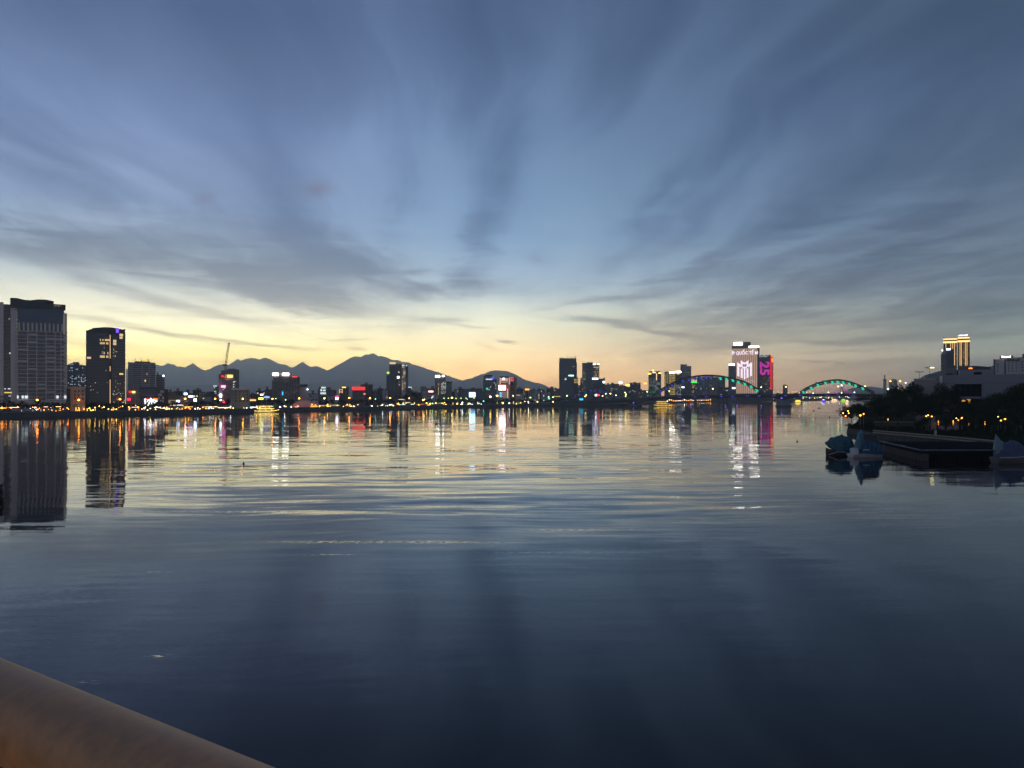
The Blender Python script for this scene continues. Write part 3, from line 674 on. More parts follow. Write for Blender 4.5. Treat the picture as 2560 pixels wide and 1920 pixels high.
LM = [(85,'the grid-fronted tower'),(192,'the cream block'),(266,'the dark glass tower'),(330,'the frame-fronted shophouse'),(375,'the white light scribble'),(441,'the long yellow-lit hall'),(503,'the blue-white shop signs'),
      (565,'the crane tower'),(602,'the sea-green block'),(645,'the lime sign'),(715,'the blazing-sign hotel'),(762,'the glowing shell canopy'),(807,'the stacked-sign block'),(852,'the orange frame sign'),
      (896,'the long red sign'),(945,'the narrow grey gap'),(995,'the gold-lettered hotel'),(1032,'the big dark tree mound'),(1105,'the white-dotted tower'),(1140,'the dotted-tower roofs'),(1181,'the blue-white screen'),
      (1225,'the navy-sign block'),(1268,'the pink-lit block'),(1318,'the small orange roof sign'),(1365,'the domed hill'),(1420,'the wide dark slab tower'),(1477,'the twin-roofed dark tower'),(1530,'the sloped-roof block'),(1580,'the dull low blocks'),
      (1636,'the gold-topped net-lit tower'),(1682,'the yellow-dotted building'),(1715,'the plain slate tower'),(1736,'the green-topped block'),(1780,'the long office slab'),(1830,'the slim white-topped tower'),(1865,'the giant LED-striped tower'),(1915,'the red-edged tower'),(1965,'the lone small tower'),(2040,'the green arch'),(2100,'the pink cable bridge')]
def near(px): return min(LM, key=lambda q: abs(q[0]-px))[1]
used = {}
def uniq(s):
    n = used.get(s, 0); used[s] = n+1
    return s if n == 0 else None
rf = random.Random(21)
for k, (a, c, y, p) in enumerate(FILL):
    m_ = PAL[p]; D = shore((a+c)/2)+(70 if y > 980 else 150)+rf.uniform(0, 60)
    if a >= 1400: D = {True: 1900+rf.uniform(0,200), False: 2300}[a < 1900]
    size = 'squat' if y > 981 else 'mid-height' if y > 971 else 'taller'
    word = {'grey':'grey','dark':'charcoal','pale':'pale','blue':'slate blue','teal':'sea-green'}[p]
    side = 'left of' if (a+c)/2 < min(LM, key=lambda q: abs(q[0]-(a+c)/2))[0] else 'right of'
    L = f'{size} {word} house block just {side} {near((a+c)/2)}'
    if uniq(L) is None: L = f'second {size} {word} house block, narrower, {side} {near((a+c)/2)}'
    t = Bd('house_block', L, a, c, y, D, rf.uniform(12, 20), m_, dyaw=rf.uniform(-8, 8), group='low blocks of the far bank')
    t.roof(k, 1 if c-a > 12 else 0)
    ppm = F/D; nr = max(2, int((1003-y)/3.4/ppm*1.0)); nc = max(3, int((c-a)/3.0/ppm))
    t.grid('windows', a+.5, y+1, c-.5, 1004, nc, nr, [glass_d, e_win, e_win2, e_winy], [.55, .035, .03, .02], .5, .45, seed=k)
# shophouse signs of the low quarter
def lone_sign(label, x0, y0, x1, y1, mat, D=None, txt=None, post=True):
    D = D or shore((x0+x1)/2)+30
    b__ = Bd.__new__(Bd); b__.xc = (x0+x1)/2; b__.D = D; b__.cos = math.cos(math.atan((b__.xc-CX)/F)); b__.zb = BZ
    e = empty('lit_sign', PT(b__.xc, HY+(CZ-BZ)*F/D, D), label, 'sign'); e.rotation_euler = (0, 0, -math.atan((b__.xc-CX)/F))
    w = (x1-x0)*D*b__.cos/F; zb = b__.z(y1); zt = b__.z(y0)
    if txt: o = bpy.data.objects.new('lettering', text_mesh(txt, w, zt-zb, mat, .4)); COL.objects.link(o); o.parent = e; o.location = (0, 0, zb)
    else: cube('light_panel', mat, e, (0, -.1, (zt+zb)/2), (w, .4, zt-zb))
    cube('backing_board', dark, e, (0, .3, (zt+zb)/2), (w*1.1, .35, (zt-zb)*1.2))
    if post: cube('post', steel, e, (0, .5, zb/2), (.35, .35, zb))
    return e
e_bw = E('blue_white_sign', (.55,.68,1.0), 8.0)
for a in [('round blue-white sign above the long yellow-lit hall', 460, 982.5, 468, 987, e_bw),('lilac wavy sign right of the long yellow-lit hall', 471, 989, 483, 993.5, E('lilac_sign', (.75,.5,1.0), 5.0)),
          ('blue-white disc sign in front of the long yellow-lit hall', 441, 1000.5, 449, 1005.5, e_bw),('bright blue-white disc sign on a pole, right of the beige house', 484.5, 996.5, 491.5, 1003.5, e_bw),
          ('small white sign left of the lime sign', 650.5, 985, 658, 988.5, E('pinkish_sign', (1.0,.75,.9), 4.0)),('tilted blue sign above the lime sign', 660, 991, 674, 995, E('dim_blue_sign', (.3,.5,1.0), 1.4)),
          ('lime sign among the trees left of the two blazing roof signs', 646, 994, 658.5, 999, E('lime_sign', (.75,.95,.05), 2.6)),('red and white strip sign right of the sea-green block', 625, 998, 640, 1001, e_orange),
          ('red and white poster sign near the orange frame sign', 837.5, 989.5, 846.5, 993, e_pinkred),('white poster under the small red sign near the orange frame sign', 839, 993.4, 845.5, 999, e_bw),
          ('red and white sign left of the tower with dotted white windows', 1071, 977, 1083, 980.5, E('redwhite_sign', (1.0,.6,.55), 3.5)),('small orange roof sign in front of the domed hill', 1312.5, 971.5, 1323, 975.5, E('orange_sign', (1.0,.45,.05), 2.2)),
          ('red sign with dark letters under the long red sign', 908.5, 983, 914, 986.5, E('coral_sign', (1.0,.3,.25), 1.0)),('yellow-green light bar on the roof behind the dark tree mound', 1020.5, 967, 1029.5, 969, e_win2),
          ('cyan oval sign under the blue arch', 1448.5, 996, 1458, 1000.5, e_cyan),('red heart-shaped light behind the blue arch', 1492, 985.5, 1499, 990, e_pinkred),('white light beside the red one behind the blue arch', 1487.5, 985.5, 1492, 990, e_white)]: lone_sign(*a)
# 6 hotel with two blazing signs
t = Bd('hotel_block', 'dark hotel with two blazing white roof signs', 683, 750, 942, 800, 20, conc_d)
t.box('crown', 684, 931, 729, 942.5, conc_d, -.2, 20); t.box('side_wing', 679.5, 951, 684, 1004, conc_d, 1, 18)
t.box('crown_ledge', 730, 944, 745, 949, dark, 1, 12); t.grid('windows', 685, 944, 749, 992, 16, 12, [glass_d, e_wind], [.65, .02], .6, .5, seed=4)
t.fins('piers', 685, 944, 749, 1000, 9, dark, .12)
t.sign('left one of the two blazing white roof signs', 681.5, 933, 696, 938.8, e_blaze, front=-1.0); t.sign('right one of the two blazing white roof signs', 706, 933, 722, 938.8, e_blaze, front=-1.0)
t.sign('dim red canopy light beside the blazing roof signs', 731.5, 940.5, 742.5, 943, e_red, front=-.6)
t.sign('narrow vertical blue light on the hotel with blazing signs', 705.5, 979, 708, 988, e_cyan, front=-.6)
t = Bd('slab_block', 'grey block with an overhanging dark roof right of the blazing-sign hotel', 750, 768, 966, 810, 16, pale); t.box('roof_canopy', 749, 961, 769, 967, dark, -2, 17); t.sign('white beacon right of the overhanging dark roof', 767.5, 972, 770.5, 975, e_white)
# shell canopy
sh = empty('shell_canopy', (PT(762, 1005, 770)[0], 770, BZ), 'pale shell-shaped canopy glowing orange from within', 'canopy', rz=math.atan((CX-762)/F))
def shell(pts, dep, mat):
    mb = MB(); n = len(pts); m_ = 9; vs = []
    for i, (x, zt_) in enumerate(pts):
        for j in range(m_):
            a = math.pi*j/(m_-1); vs.append((x, -dep*math.cos(a), max(0, zt_)*math.sin(a)**.7))
    fs = [(i*m_+j, (i+1)*m_+j, (i+1)*m_+j+1, i*m_+j+1) for i in range(n-1) for j in range(m_-1)]
    mb.add(vs, fs); return mb
kx = 770/F
memb = W_('canopy_membrane', (.62,.46,.38), .6, grain=.08, gscale=.4)
shell([((x-762)*kx, (1007-y)*kx) for x, y in [(728,1003),(734,999),(742,993),(750,989.5),(760,988),(770,989),(778,992.5),(784,997)]], 7, memb).obj('shell_roof', memb, sh, smooth=True)
shell([((x-762)*kx, (1007-y)*kx) for x, y in [(772,996),(777,991.5),(783,990),(789,990.5),(794,993.5),(796.5,999),(797,1005)]], 5.5, memb).obj('shell_roof', memb, sh, smooth=True)
mb = MB(); mb.box((738-762)*kx, -8.2, 0, (745-762)*kx, -7.8, 1.1); mb.box((776-762)*kx, -7.0, 0, (792-762)*kx, -6.6, 1.6); mb.obj('uplight', E('canopy_uplight', (1.0,.34,.08), 2.2), sh)
# 7
t = Bd('office_block', 'small block with stacked white sign panels', 797, 815, 967, 900, 14, teal_r)
for (a, y0, c, y1) in ((803,967,814,971),(801,973,805,978),(807,974,814,978),(801,981,815,985.5)): t.box('sign_panel', a, y0, c, y1, E('dim_white_panel', (.8,.95,.95), .9), -.5, 0)
t = Bd('office_block', 'grey block with a yellow roof bar and an orange frame sign', 850, 872, 967, 900, 15, dark); t.grid('windows', 858, 972, 871, 1000, 5, 8, [glass_d, e_winy], [.6, .04])
t.sign('yellow bar sign on the roof of the grey block', 855, 967.5, 864.5, 969.5, e_yellow)
fr = empty('frame_sign', t.world(852, 983, -1.5), 'orange letter-A shaped light frame beside the grey block', 'sign'); fr.rotation_euler = t.e.rotation_euler
k = t.D*t.cos/F
for (a, y0, c, y1) in ((848,973,856.3,974.3),(848,974.3,849.2,983),(855.1,974.3,856.3,983),(849.2,979.3,855.1,980.5)): cube('light_bar', E('peach_light', (1.0,.5,.25), 1.4), fr, ((a+c)/2*k-852*k, 0, (983-(y0+y1)/2)*k), ((c-a)*k, .5, (y1-y0)*k))
t = Bd('department_store', 'wide block under a long red roof sign', 881, 912, 974, 900, 20, conc_d); t.fins('piers', 881, 976, 912, 1002, 10, dark, .3)
t.sign('long red roof sign on the wide block', 880.5, 967.5, 912.5, 975, e_red, front=-.8)
t = Bd('slab_block', 'dark stepped block right of the long red sign', 903, 930, 965, 960, 16, dark); t.box('stair_tower', 906, 961, 920, 965.5, dark, 2, 12); t.grid('windows', 905, 968, 929, 1000, 7, 8, [glass_d, e_win], [.5, .03])
# 8 hotel with gold paired signs
t = Bd('hotel_tower', 'tall grey hotel with two gold letter signs on its roof', 973, 1020, 912, 1000, 26, None)
t.box('wall', 973, 912, 987, 1006, blueg, 0, 22); t.box('wall', 987, 909, 1004, 1006, conc_d, 5, 26); t.box('wall', 1004, 911, 1014, 1006, conc, .5, 22); t.box('wall', 1014, 912.5, 1020.5, 1006, blueg, 1.5, 22)
t.box('side_wing', 966, 937, 973, 1006, blueg, 4, 20)
t.grid('windows', 1005, 914, 1014, 980, 3, 24, [glass_d, e_win, e_winy], [.55, .12, .10], .6, .5, front=.3, seed=3); t.grid('windows', 974, 914, 986, 985, 4, 26, [glass_d, e_win2], [.45, .015], .5, .5, seed=5)
t.grid('windows', 988, 914, 1003, 985, 5, 26, [glass_d, e_win2], [.4, .01], .5, .5, front=4.8, seed=6)
t.box('lit_window', 993, 940.5, 998, 946, E('bright_landing', (.85,.95,1.0), 5.0), 4.5, 4.9); t.box('lit_window', 995.5, 929, 999, 931.2, e_win2, 4.5, 4.9); t.box('lit_window', 996, 953, 999, 955, e_wind, 4.5, 4.9)
t.box('lit_window', 1005, 912.5, 1011, 914.8, e_win2, 0, .4); t.box('lit_window', 1015, 912.8, 1018, 915, e_win2, 1, 1.4)
t.sign('gold letters reading VANDA on the left roof edge of the tall grey hotel', 973.5, 905.5, 989.5, 910, E('gold_letters', (1.0,.66,.22), 2.2), 'VANDA', front=-.4)
t.sign('dim gold sign on the right roof edge of the tall grey hotel', 1005.5, 905, 1015, 909, E('dull_gold', (1.0,.45,.1), .7), '~', front=.2)
t.sign('small lime sign sticking out left of the tall grey hotel', 967.5, 930, 973.5, 934, e_lime, front=.5)
# 9 dotted tower
t = Bd('hotel_tower', 'slim tower with rows of white dotted windows and two white roof signs', 1087, 1114, 943, 1150, 20, conc_d)
t.box('crown', 1088, 939, 1113, 943.5, conc_d, 1, 18); t.grid('windows', 1102.5, 954, 1115, 984.5, 6, 9, [e_win2, e_winy, glass_d], [.62, .12, .2], .6, .42, seed=2); t.grid('windows', 1094.5, 952, 1098, 988, 1, 12, [e_winy], [.8], .5, .4, seed=2)
t.box('annex', 1114, 955, 1130, 1002, conc_d, 1, 18); t.box('annex_roof', 1113.5, 954, 1132, 956, dark, 0, 18)
t.sign('left white roof sign of the slim dotted tower', 1088.5, 938.5, 1099.5, 943, e_blaze); t.sign('right round white roof sign of the slim dotted tower', 1105.5, 938, 1110.5, 941.5, e_blaze)
t = Bd('cinema_block', 'wide dark block carrying the blue-white screen', 1148, 1206, 976, 1120, 22, blueg); t.roof(6, 1); t.grid('windows', 1190, 980, 1205, 1000, 4, 5, [glass_d], [.6])
sc_ = lone_sign('large blue-white video screen in front of the wide dark block', 1173, 981, 1188, 992.5, e_sky, 1090); sc_.name = 'video_screen'; sc_['category'] = 'screen'
# 10
t = Bd('office_tower', 'dark block with a white crown light and a navy sign', 1208, 1242, 948, 1180, 20, blueg)
t.box('crown', 1209, 940, 1226, 948.5, blueg, 2, 18); t.box('roof_ring', 1213, 937, 1231, 941, dark, 4, 16); t.grid('windows', 1209, 952, 1241, 1000, 10, 14, [glass_d, e_win2, e_winy], [.55, .03, .02], .55, .5, seed=7)
t.sign('thin white crown light beside the navy sign', 1214.5, 947, 1230.5, 949.5, e_win2, front=-.4); t.sign('navy blue sign on top of the dark block', 1229.5, 943, 1235, 946.5, E('navy_sign', (.04,.04,1.0), 2.5), front=-.4); t.sign('small teal star light low on the dark block', 1215.5, 969.5, 1219.5, 973.5, E('teal_star', (.02,.8,.5), 1.2), front=-.4)
t = Bd('bank_tower', 'white-framed tower washed in pink light with a white video screen', 1247, 1276, 944, 1150, 20, None)
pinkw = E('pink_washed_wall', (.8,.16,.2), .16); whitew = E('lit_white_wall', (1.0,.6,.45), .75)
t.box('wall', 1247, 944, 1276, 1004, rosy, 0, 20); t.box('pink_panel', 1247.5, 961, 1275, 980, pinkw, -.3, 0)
t.box('lit_floor', 1252, 945, 1270, 957, E('lit_office_floor', (1.0,.62,.5), .6), -.2, 0)
for y in (953.5, 957.5): t.box('spandrel', 1252, y, 1270, y+2.2, dark, -.4, -.15)
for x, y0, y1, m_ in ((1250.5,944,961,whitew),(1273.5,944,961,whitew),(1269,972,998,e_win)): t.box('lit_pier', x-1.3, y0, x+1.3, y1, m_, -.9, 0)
for y in (981, 986, 991): t.box('lit_floor', 1248, y, 1266, y+2.4, E('lower_lit_floor', (.85,.7,.6), .35), -.3, 0)
t.box('crown', 1249, 941, 1272, 944.5, dark, 0, 18); t.sign('white star sign at the head of the pink-lit tower', 1257.5, 945, 1261.5, 949, e_bw, front=-.6)
for y in (981.5, 987.5): t.sign('cyan square sign, '+('upper' if y < 985 else 'lower')+' of two at the foot of the pink-lit tower', 1249.5, y, 1254, y+4, e_cyan, front=-.6)
v = t.sign('white video screen on the pink-lit tower', 1246.8, 963.5, 1264, 975, E('white_pink_screen', (1.0,.78,.78), 8.0), front=-1.0); v.name = 'video_screen'; v['category'] = 'screen'
t = Bd('hotel_tower', 'dark slim tower with a red square emblem right of the pink-lit tower', 1276, 1292, 943, 1165, 20, rosy); t.box('wall_panel', 1276.5, 946, 1287, 1004, dark, -.3, 0); t.grid('windows', 1278, 952, 1287, 996, 2, 14, [e_wind, glass_d], [.3, .5], .4, .4, front=-.5)
e_ = t.sign('red square outline emblem with an E mark on the dark slim tower', 1277, 944, 1284, 952.5, E('red_outline', (1.0,.12,.15), 1.0), 'E', front=-.7)
for (a, y0, c, y1) in ((1276.6,943.5,1284.4,944.3),(1276.6,952.2,1284.4,953),(1276.6,944.3,1277.3,952.2),(1283.7,944.3,1284.4,952.2)): cube('frame_bar', MATS['red_outline'], e_, ((a+c-1280.5*2)/2*t.D*t.cos/F, -.2, (952.5-(y0+y1)/2)*t.D/F), ((c-a)*t.D*t.cos/F, .3, (y1-y0)*t.D/F))
# 11 tower A
t = Bd('office_tower', 'wide dark slab tower with curling roof letters', 1398, 1441, 896, 1750, 34, blueg)
t.box('wall', 1397.5, 906, 1442.5, 1004, blueg, 1, 32); t.roof(3, 0); t.bands('floor_lines', 1399, 900, 1441, 1000, 30, dark, .25, -.3, 0)
mb = MB(); kk = t.D/F
for pts, r_ in (([(1399,895),(1402,893.5),(1405,894.5),(1408,893),(1410,894.8)],.5),([(1426,894),(1429,892.5),(1432,894),(1436,893)],.55)): mb.tube([Vector((t.u(x), 0, t.z(y))) for x, y in pts], r_, 5)
for cx_, cy_, rx_, ry_ in ((1418.8,891,1.7,2.3),(1438.6,892,1.2,2.6)): mb.tube([Vector((t.u(cx_+rx_*math.cos(a*.6283)), 0, t.z(cy_+ry_*math.sin(a*.6283)))) for a in range(11)], .5, 5)
mb.obj('roof_lettering', steel, t.e)
t.sign('mint white bar sign on the wide dark slab tower', 1421.5, 937.5, 1434, 940.5, E('mint_sign', (.6,1.0,.85), 3.0)); t.sign('faint white sign high on the wide dark slab tower', 1431.5, 915, 1436.5, 917.5, e_wind)
tr = empty('triangle_light', t.world(1413.8, 949.5, -.8), 'small white triangle emblem on the wide dark slab tower', 'sign'); mb = MB(); prism(mb, [(-2.6,0),(2.6,0),(.6,5.2)], -.3, .3); mb.obj('light_panel', e_win2, tr)
t = Bd('annex_block', 'low annex with yellow windows at the right foot of the wide slab tower', 1434, 1445.5, 944, 1720, 18, dark); t.grid('windows', 1434.5, 946.5, 1445, 958.5, 3, 3, [e_winy], [.95], .55, .45, seed=1)
# tower B
t = Bd('office_tower', 'dark tower with a curved right wing and white crown signs', 1455, 1483, 907, 1700, 30, blueg)
t.box('roof_block', 1467, 905.5, 1482, 907.5, dark, 2, 20); t.box('wing_wall', 1482, 910, 1498.5, 1004, dark, 3, 28); t.bands('floor_lines', 1456, 910, 1482, 1000, 26, dark, .25, -.3, 0)
t.grid('windows', 1454.8, 915, 1464, 985, 3, 24, [e_winy, e_win], [.22, .1], .45, .4, seed=1); t.grid('windows', 1481, 921, 1498, 944, 6, 7, [e_winy, e_win, e_wind], [.2, .15, .2], .45, .45, front=2.6, seed=12)
for k in range(6): t.box('lit_window', 1481+k*2.9, 917.3, 1483+k*2.9, 919, e_winy, 2.4, 2.9)
t.sign('left white crown sign of the curved dark tower', 1482.5, 909.5, 1490, 912, e_white); t.sign('right white crown sign of the curved dark tower', 1494, 909.3, 1498, 912, e_white); t.sign('lilac white bar sign halfway up the curved dark tower', 1480.5, 945, 1495.5, 948.5, E('lilac_bar', (.72,.72,1.0), 5.0))
t = Bd('annex_block', 'narrow stepped block with yellow lights between the two big dark towers', 1450.5, 1463, 944, 1740, 16, dark); t.grid('windows', 1451, 945, 1463, 957, 4, 5, [e_winy, e_win], [.3, .15], .5, .4, seed=4)
t = Bd('wedge_building', 'low building with a sharply sloping roof and a round white sign', 1498, 1512.5, 952, 1690, 18, dark); mb = MB(); prism(mb, [(t.u(1498),t.z(953)),(t.u(1512.3),t.z(953)),(t.u(1512.3),t.z(943.5)),(t.u(1505),t.z(947)),(t.u(1498),t.z(946.5))], 0, 14); mb.obj('sloped_roof', dark, t.e)
t.sign('round white sign under the sloping roof', 1507.3, 953, 1511.8, 957.5, e_white, front=-.8)
lone_sign('white roof sign behind the blue arch, right side', 1547, 954, 1555.5, 958.5, e_white, 1900, post=True); lone_sign('thin yellow double sign right of the white roof sign', 1563.5, 961.5, 1574.5, 964, e_yellow, 1900); lone_sign('yellow arrow-like sign left of the gold-topped tower', 1609, 956.5, 1617, 960.5, E('amber_arrow', (1.0,.6,.03), 2.4), 1880)
# 12 gold-topped tower
t = Bd('hotel_tower', 'tower with gold corners, a gold rooftop beacon and net-like white lights', 1621, 1653, 930, 1800, 24, dark)
t.sign('gold bar on the left roof corner of the net-lit tower', 1619.8, 932.3, 1628, 935.6, e_yellow); t.sign('gold bar on the right roof corner of the net-lit tower', 1646, 931.5, 1653.2, 934, e_yellow); t.sign('gold beacon block on the roof of the net-lit tower', 1630.5, 924.5, 1634.8, 928, e_yellow); t.sign('small white crown sign of the net-lit tower', 1631.5, 929.8, 1639, 932.5, E('peach_crown', (1.0,.8,.6), 2.5))
t.box('light_strip', 1640.3, 933, 1642.4, 950.5, E('peach_strip', (1.0,.62,.28), 1.5), -1, 0); t.box('crown', 1623, 928, 1650, 930.3, dark, 1, 22)
r_ = random.Random(31); net = MB(); netg = MB()
for k in range(95):
    x = r_.uniform(1622, 1652); y = r_.uniform(944, 990); L_ = r_.uniform(1.5, 5)*(.6 if y < 952 else 1); dx_ = r_.uniform(-.7, .7)
    (netg if y > 970 and x < 1638 else net).tube([Vector((t.u(x), -.4, t.z(y))), Vector((t.u(x+dx_), -.4, t.z(y+L_)))], .24, 4)
lab(net.obj('light_net', E('dim_white_net', (.75,.85,.8), .50, 'NONE'), t.e), kind='stuff'); lab(netg.obj('light_net', E('dim_green_net', (.12,.75,.35), .5, 'NONE'), t.e), kind='stuff')
t = Bd('apartment_block', 'building with a regular grid of yellow lit windows', 1661, 1690, 929, 1850, 26, dark); t.grid('windows', 1661.5, 932, 1670, 966, 2, 9, [e_winy], [.95], .42, .42, seed=2); t.grid('windows', 1671.5, 933, 1688.5, 988, 5, 14, [e_winy], [.88], .5, .45, seed=6)
t.sign('left white roof sign above the yellow window grid', 1673.5, 929, 1687.5, 933, e_blaze, front=-1)
t = Bd('apartment_block', 'narrow dark block with cyan sparkling windows beside the yellow window grid', 1689, 1703, 931, 1860, 24, dark); t.grid('windows', 1690, 962, 1704, 988, 6, 11, [e_win2, glass_d], [.35, .3], .4, .6, seed=8); t.box('lit_window', 1692, 933, 1699, 936, e_winy, -.4, 0)
t.sign('right white roof sign above the narrow dark block', 1688.6, 928, 1702.5, 931.8, e_blaze, front=-1)
t = Bd('office_tower', 'plain slate tower with a stepped roof behind the blue part of the bridge arch', 1701, 1728, 915, 1900, 26, blueg); t.box('upper_wall', 1701, 910.5, 1717, 915.3, blueg, 1, 25); t.box('lit_window', 1713, 930.8, 1716, 932.5, e_wind, -.4, 0); t.box('lit_window', 1719, 930.8, 1723.5, 932.6, e_wind, -.4, 0)
t.bands('floor_lines', 1702, 917, 1727, 985, 22, dark, .25, -.3, 0); t.sign('small white sign low on the plain slate tower', 1704.5, 966.5, 1710.5, 969.5, e_white)
t = Bd('office_block', 'low block topped by a bright green sign', 1728, 1743, 957, 1850, 18, dark); t.grid('windows', 1729, 960, 1742, 988, 4, 9, [e_winy, e_wind], [.32, .2], .5, .5, seed=3); t.sign('bright green bar sign under the bridge arch', 1729, 954, 1742, 957.8, e_green, front=-.8)
t = Bd('office_slab', 'long slate office slab behind the top of the big arch', 1742, 1813, 944, 1950, 28, blueg); t.box('end_wall', 1773, 946, 1793, 988, conc_d, -.5, 0)
t.grid('windows', 1743, 948, 1772, 985, 8, 10, [glass_d, E('blue_window', (.2,.35,1.0), .5, 'NONE'), e_win2], [.6, .08, .02], .5, .5, seed=3); t.grid('windows', 1775, 950, 1812, 985, 7, 6, [glass_d, e_wind], [.5, .05], .5, .45, front=-.7, seed=5)
t = Bd('office_block', 'low dark block left of the slim white-topped tower', 1793, 1822, 968, 1930, 20, dark); t.grid('windows', 1795, 971, 1820, 988, 8, 5, [glass_d, e_win2], [.5, .1], .5, .5, seed=5)
t = Bd('office_tower', 'slim slate tower with a white crown sign left of the giant striped tower', 1821, 1840, 910, 1900, 24, blueg); t.fins('mullions', 1822, 914, 1840, 985, 7, dark, .2); t.sign('white crown sign of the slim slate tower', 1822, 910, 1836.5, 913, e_blaze, front=-.8); t.sign('white sign at the foot of the slim slate tower', 1830.5, 968.5, 1838, 972, e_white)
# 13 giant LED tower
t = Bd('led_tower', 'tallest far tower striped with rosy lights and showing a white emblem and letters', 1830, 1896.5, 870, 1950, 40, None)
t.box('wall', 1830, 865, 1897, 1004, dark, .5, 40); t.box('crown', 1829.5, 864.5, 1876, 871, dark, -.3, 38); t.box('roof_block', 1835, 854.5, 1876.5, 865, dark, 3, 36); t.box('roof_block', 1876, 864, 1895, 868, dark, 2, 30)
t.box('side_wall', 1893.5, 869, 1898.5, 1004, dark, .1, 39)
for k in range(13):
    for q, w_ in ((.3, 1.7), (2.35, 1.5)): x = 1830.4+k*4.87+q; t.box('led_strip', x, 871, x+w_, 984, e_ledstripe, -.2, .5)
t.sign('blazing white letters on the left of the giant tower roof', 1834.5, 855.5, 1856, 862.8, e_blaze, front=-.6); t.sign('blazing white sign on the right roof edge of the giant tower', 1872, 865.5, 1897, 869.5, e_blaze, front=-1.2)
lt_ = empty('led_message', t.world(1862, 888, -.8), 'white lit letters running across the top of the giant striped tower', 'sign'); lt_.rotation_euler = t.e.rotation_euler
o = bpy.data.objects.new('lettering', text_mesh('ÍP QUỐC TẾ M', 65*t.D*t.cos/F, 14.5*t.D/F, e_led2, .3, .035)); COL.objects.link(o); o.parent = lt_
em = empty('led_emblem', t.world(1861.5, 949, -.8), 'huge white winged letter-M emblem on the giant striped tower', 'sign'); em.rotation_euler = t.e.rotation_euler
kk = t.D*t.cos/F; kz = t.D/F
def poly(pts):
    mb = MB(); prism(mb, [((x-1861.5)*kk, (949-y)*kz) for x, y in pts][::-1], -.3, .1); mb.obj('led_bar', e_led2, em)
for s_ in (-1, 1):
    def X(a): return 1861.5+s_*a
    poly([(X(18.2),905.5),(X(13.2),909),(X(13.2),941.5),(X(18.2),939.5)][::s_]); poly([(X(13.2),909),(X(10.0),911.4),(X(10.0),918),(X(13.2),915)][::s_])
    poly([(X(9.6),900),(X(5.4),903.5),(X(5.4),916),(X(9.6),918.5)][::s_]); poly([(X(9.6),922.5),(X(4.9),919.5),(X(4.9),945.5),(X(9.6),943.5)][::s_])
    poly([(X(6),904),(X(0),906.5),(X(0),911),(X(6),909)][::s_]); poly([(X(6),914),(X(2),918.5),(X(2),921),(X(6),919)][::s_])
poly([(1859.4,917),(1863.6,917),(1863.6,946.5),(1861.5,949),(1859.4,946.5)])
t.sign('small white caption low on the giant striped tower', 1864, 951, 1888, 955.5, E('dim_led_caption', (.95,.85,.9), .7), '~', front=-.5)
# 14 red-edged tower
t = Bd('hotel_tower', 'dark tower outlined in red with a magenta LED figure', 1897.5, 1933, 892, 2000, 34, dark)
t.box('wall', 1899, 887, 1928, 893, dark, 1, 30)
for x, y0, y1, m_ in ((1897.2,889,919,e_red),(1926.6,887,974,e_red),(1932.4,893,974,E('dull_red_edge', (.7,.03,.02), .5))): t.box('light_strip', x, y0, x+1.0, y1, m_, -.9, 0)
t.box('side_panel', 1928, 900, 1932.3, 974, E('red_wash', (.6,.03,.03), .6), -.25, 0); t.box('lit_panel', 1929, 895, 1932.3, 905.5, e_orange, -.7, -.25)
t.grid('windows', 1899, 942, 1925, 985, 9, 13, [e_wind, e_win2, glass_d], [.28, .06, .4], .45, .4, seed=14)
t.sign('wavy white crown lettering on the red-edged tower', 1898.5, 888.3, 1923, 892.5, E('crown_white_dim', (.75,.8,1.0), .9), '~', front=-.8)
nf = empty('led_figure', t.world(1912.5, 938.5, -.7), 'huge magenta number 25 lying on its side on the red-edged tower', 'sign'); nf.rotation_euler = t.e.rotation_euler
me_ = text_mesh('25', 35*t.D/F, 25*t.D*t.cos/F, e_mag, .3, .035)
for v in me_.vertices: x, y, z = v.co; v.co = (z-12.5*t.D/F, y, (17.5*t.D/F)-x)
o = bpy.data.objects.new('lettering', me_); COL.objects.link(o); o.parent = nf
t = Bd('office_tower', 'lone small dark tower right of the red-edged tower', 1957, 1969, 963, 2400, 18, blueg); t.roof(5, 1); t.fins('piers', 1957, 964, 1969, 986, 4, dark, .25)
# ------------------------------------------------------------------ arch bridge
deck_px = [(1385,1006.5),(1415,1003),(1470,1000),(1530,998),(1590,996),(1645,992),(1700,989.3),(1770,987.5),(1850,986),(1950,984.8),(2050,983.6),(2130,984),(2200,984.5),(2260,985)]
def bD(px): return 1150+(px-1400)*(1000-1150)/(2180-1400)
br = empty('arch_bridge', PT(1780, HY+CZ*F/bD(1780), bD(1780)), 'long road bridge with a rising and falling arch lit blue and green', 'bridge')
O = br.location.copy()
def BP(px, py, off=0.): p = PT(px, py, bD(px)+off); return p-O
deckm = W_('bridge_deck_concrete', (.12,.12,.14), .8, grain=.12, gscale=.1)
def deck_y(px):
    for (a, p), (b__, q) in zip(deck_px, deck_px[1:]):
        if px <= b__: return p+(q-p)*(px-a)/(b__-a)
    return deck_px[-1][1]
mb = MB(); xs = list(range(1385, 2261, 7)); rows = []
for x in xs:
    h = 7.5
    for c, w_, hh in ((1590, 34, 11), (1959, 42, 9.0), (2250, 40, 9)):
        if abs(x-c) < w_: h = max(h, 7.5+hh*(1-abs(x-c)/w_)**1.6)
    y = deck_y(x); rows.append([BP(x,y,-12), BP(x,y+2.2,-12), BP(x,y+h,-8), BP(x,y+h,8), BP(x,y+2.2,14), BP(x,y,14)])
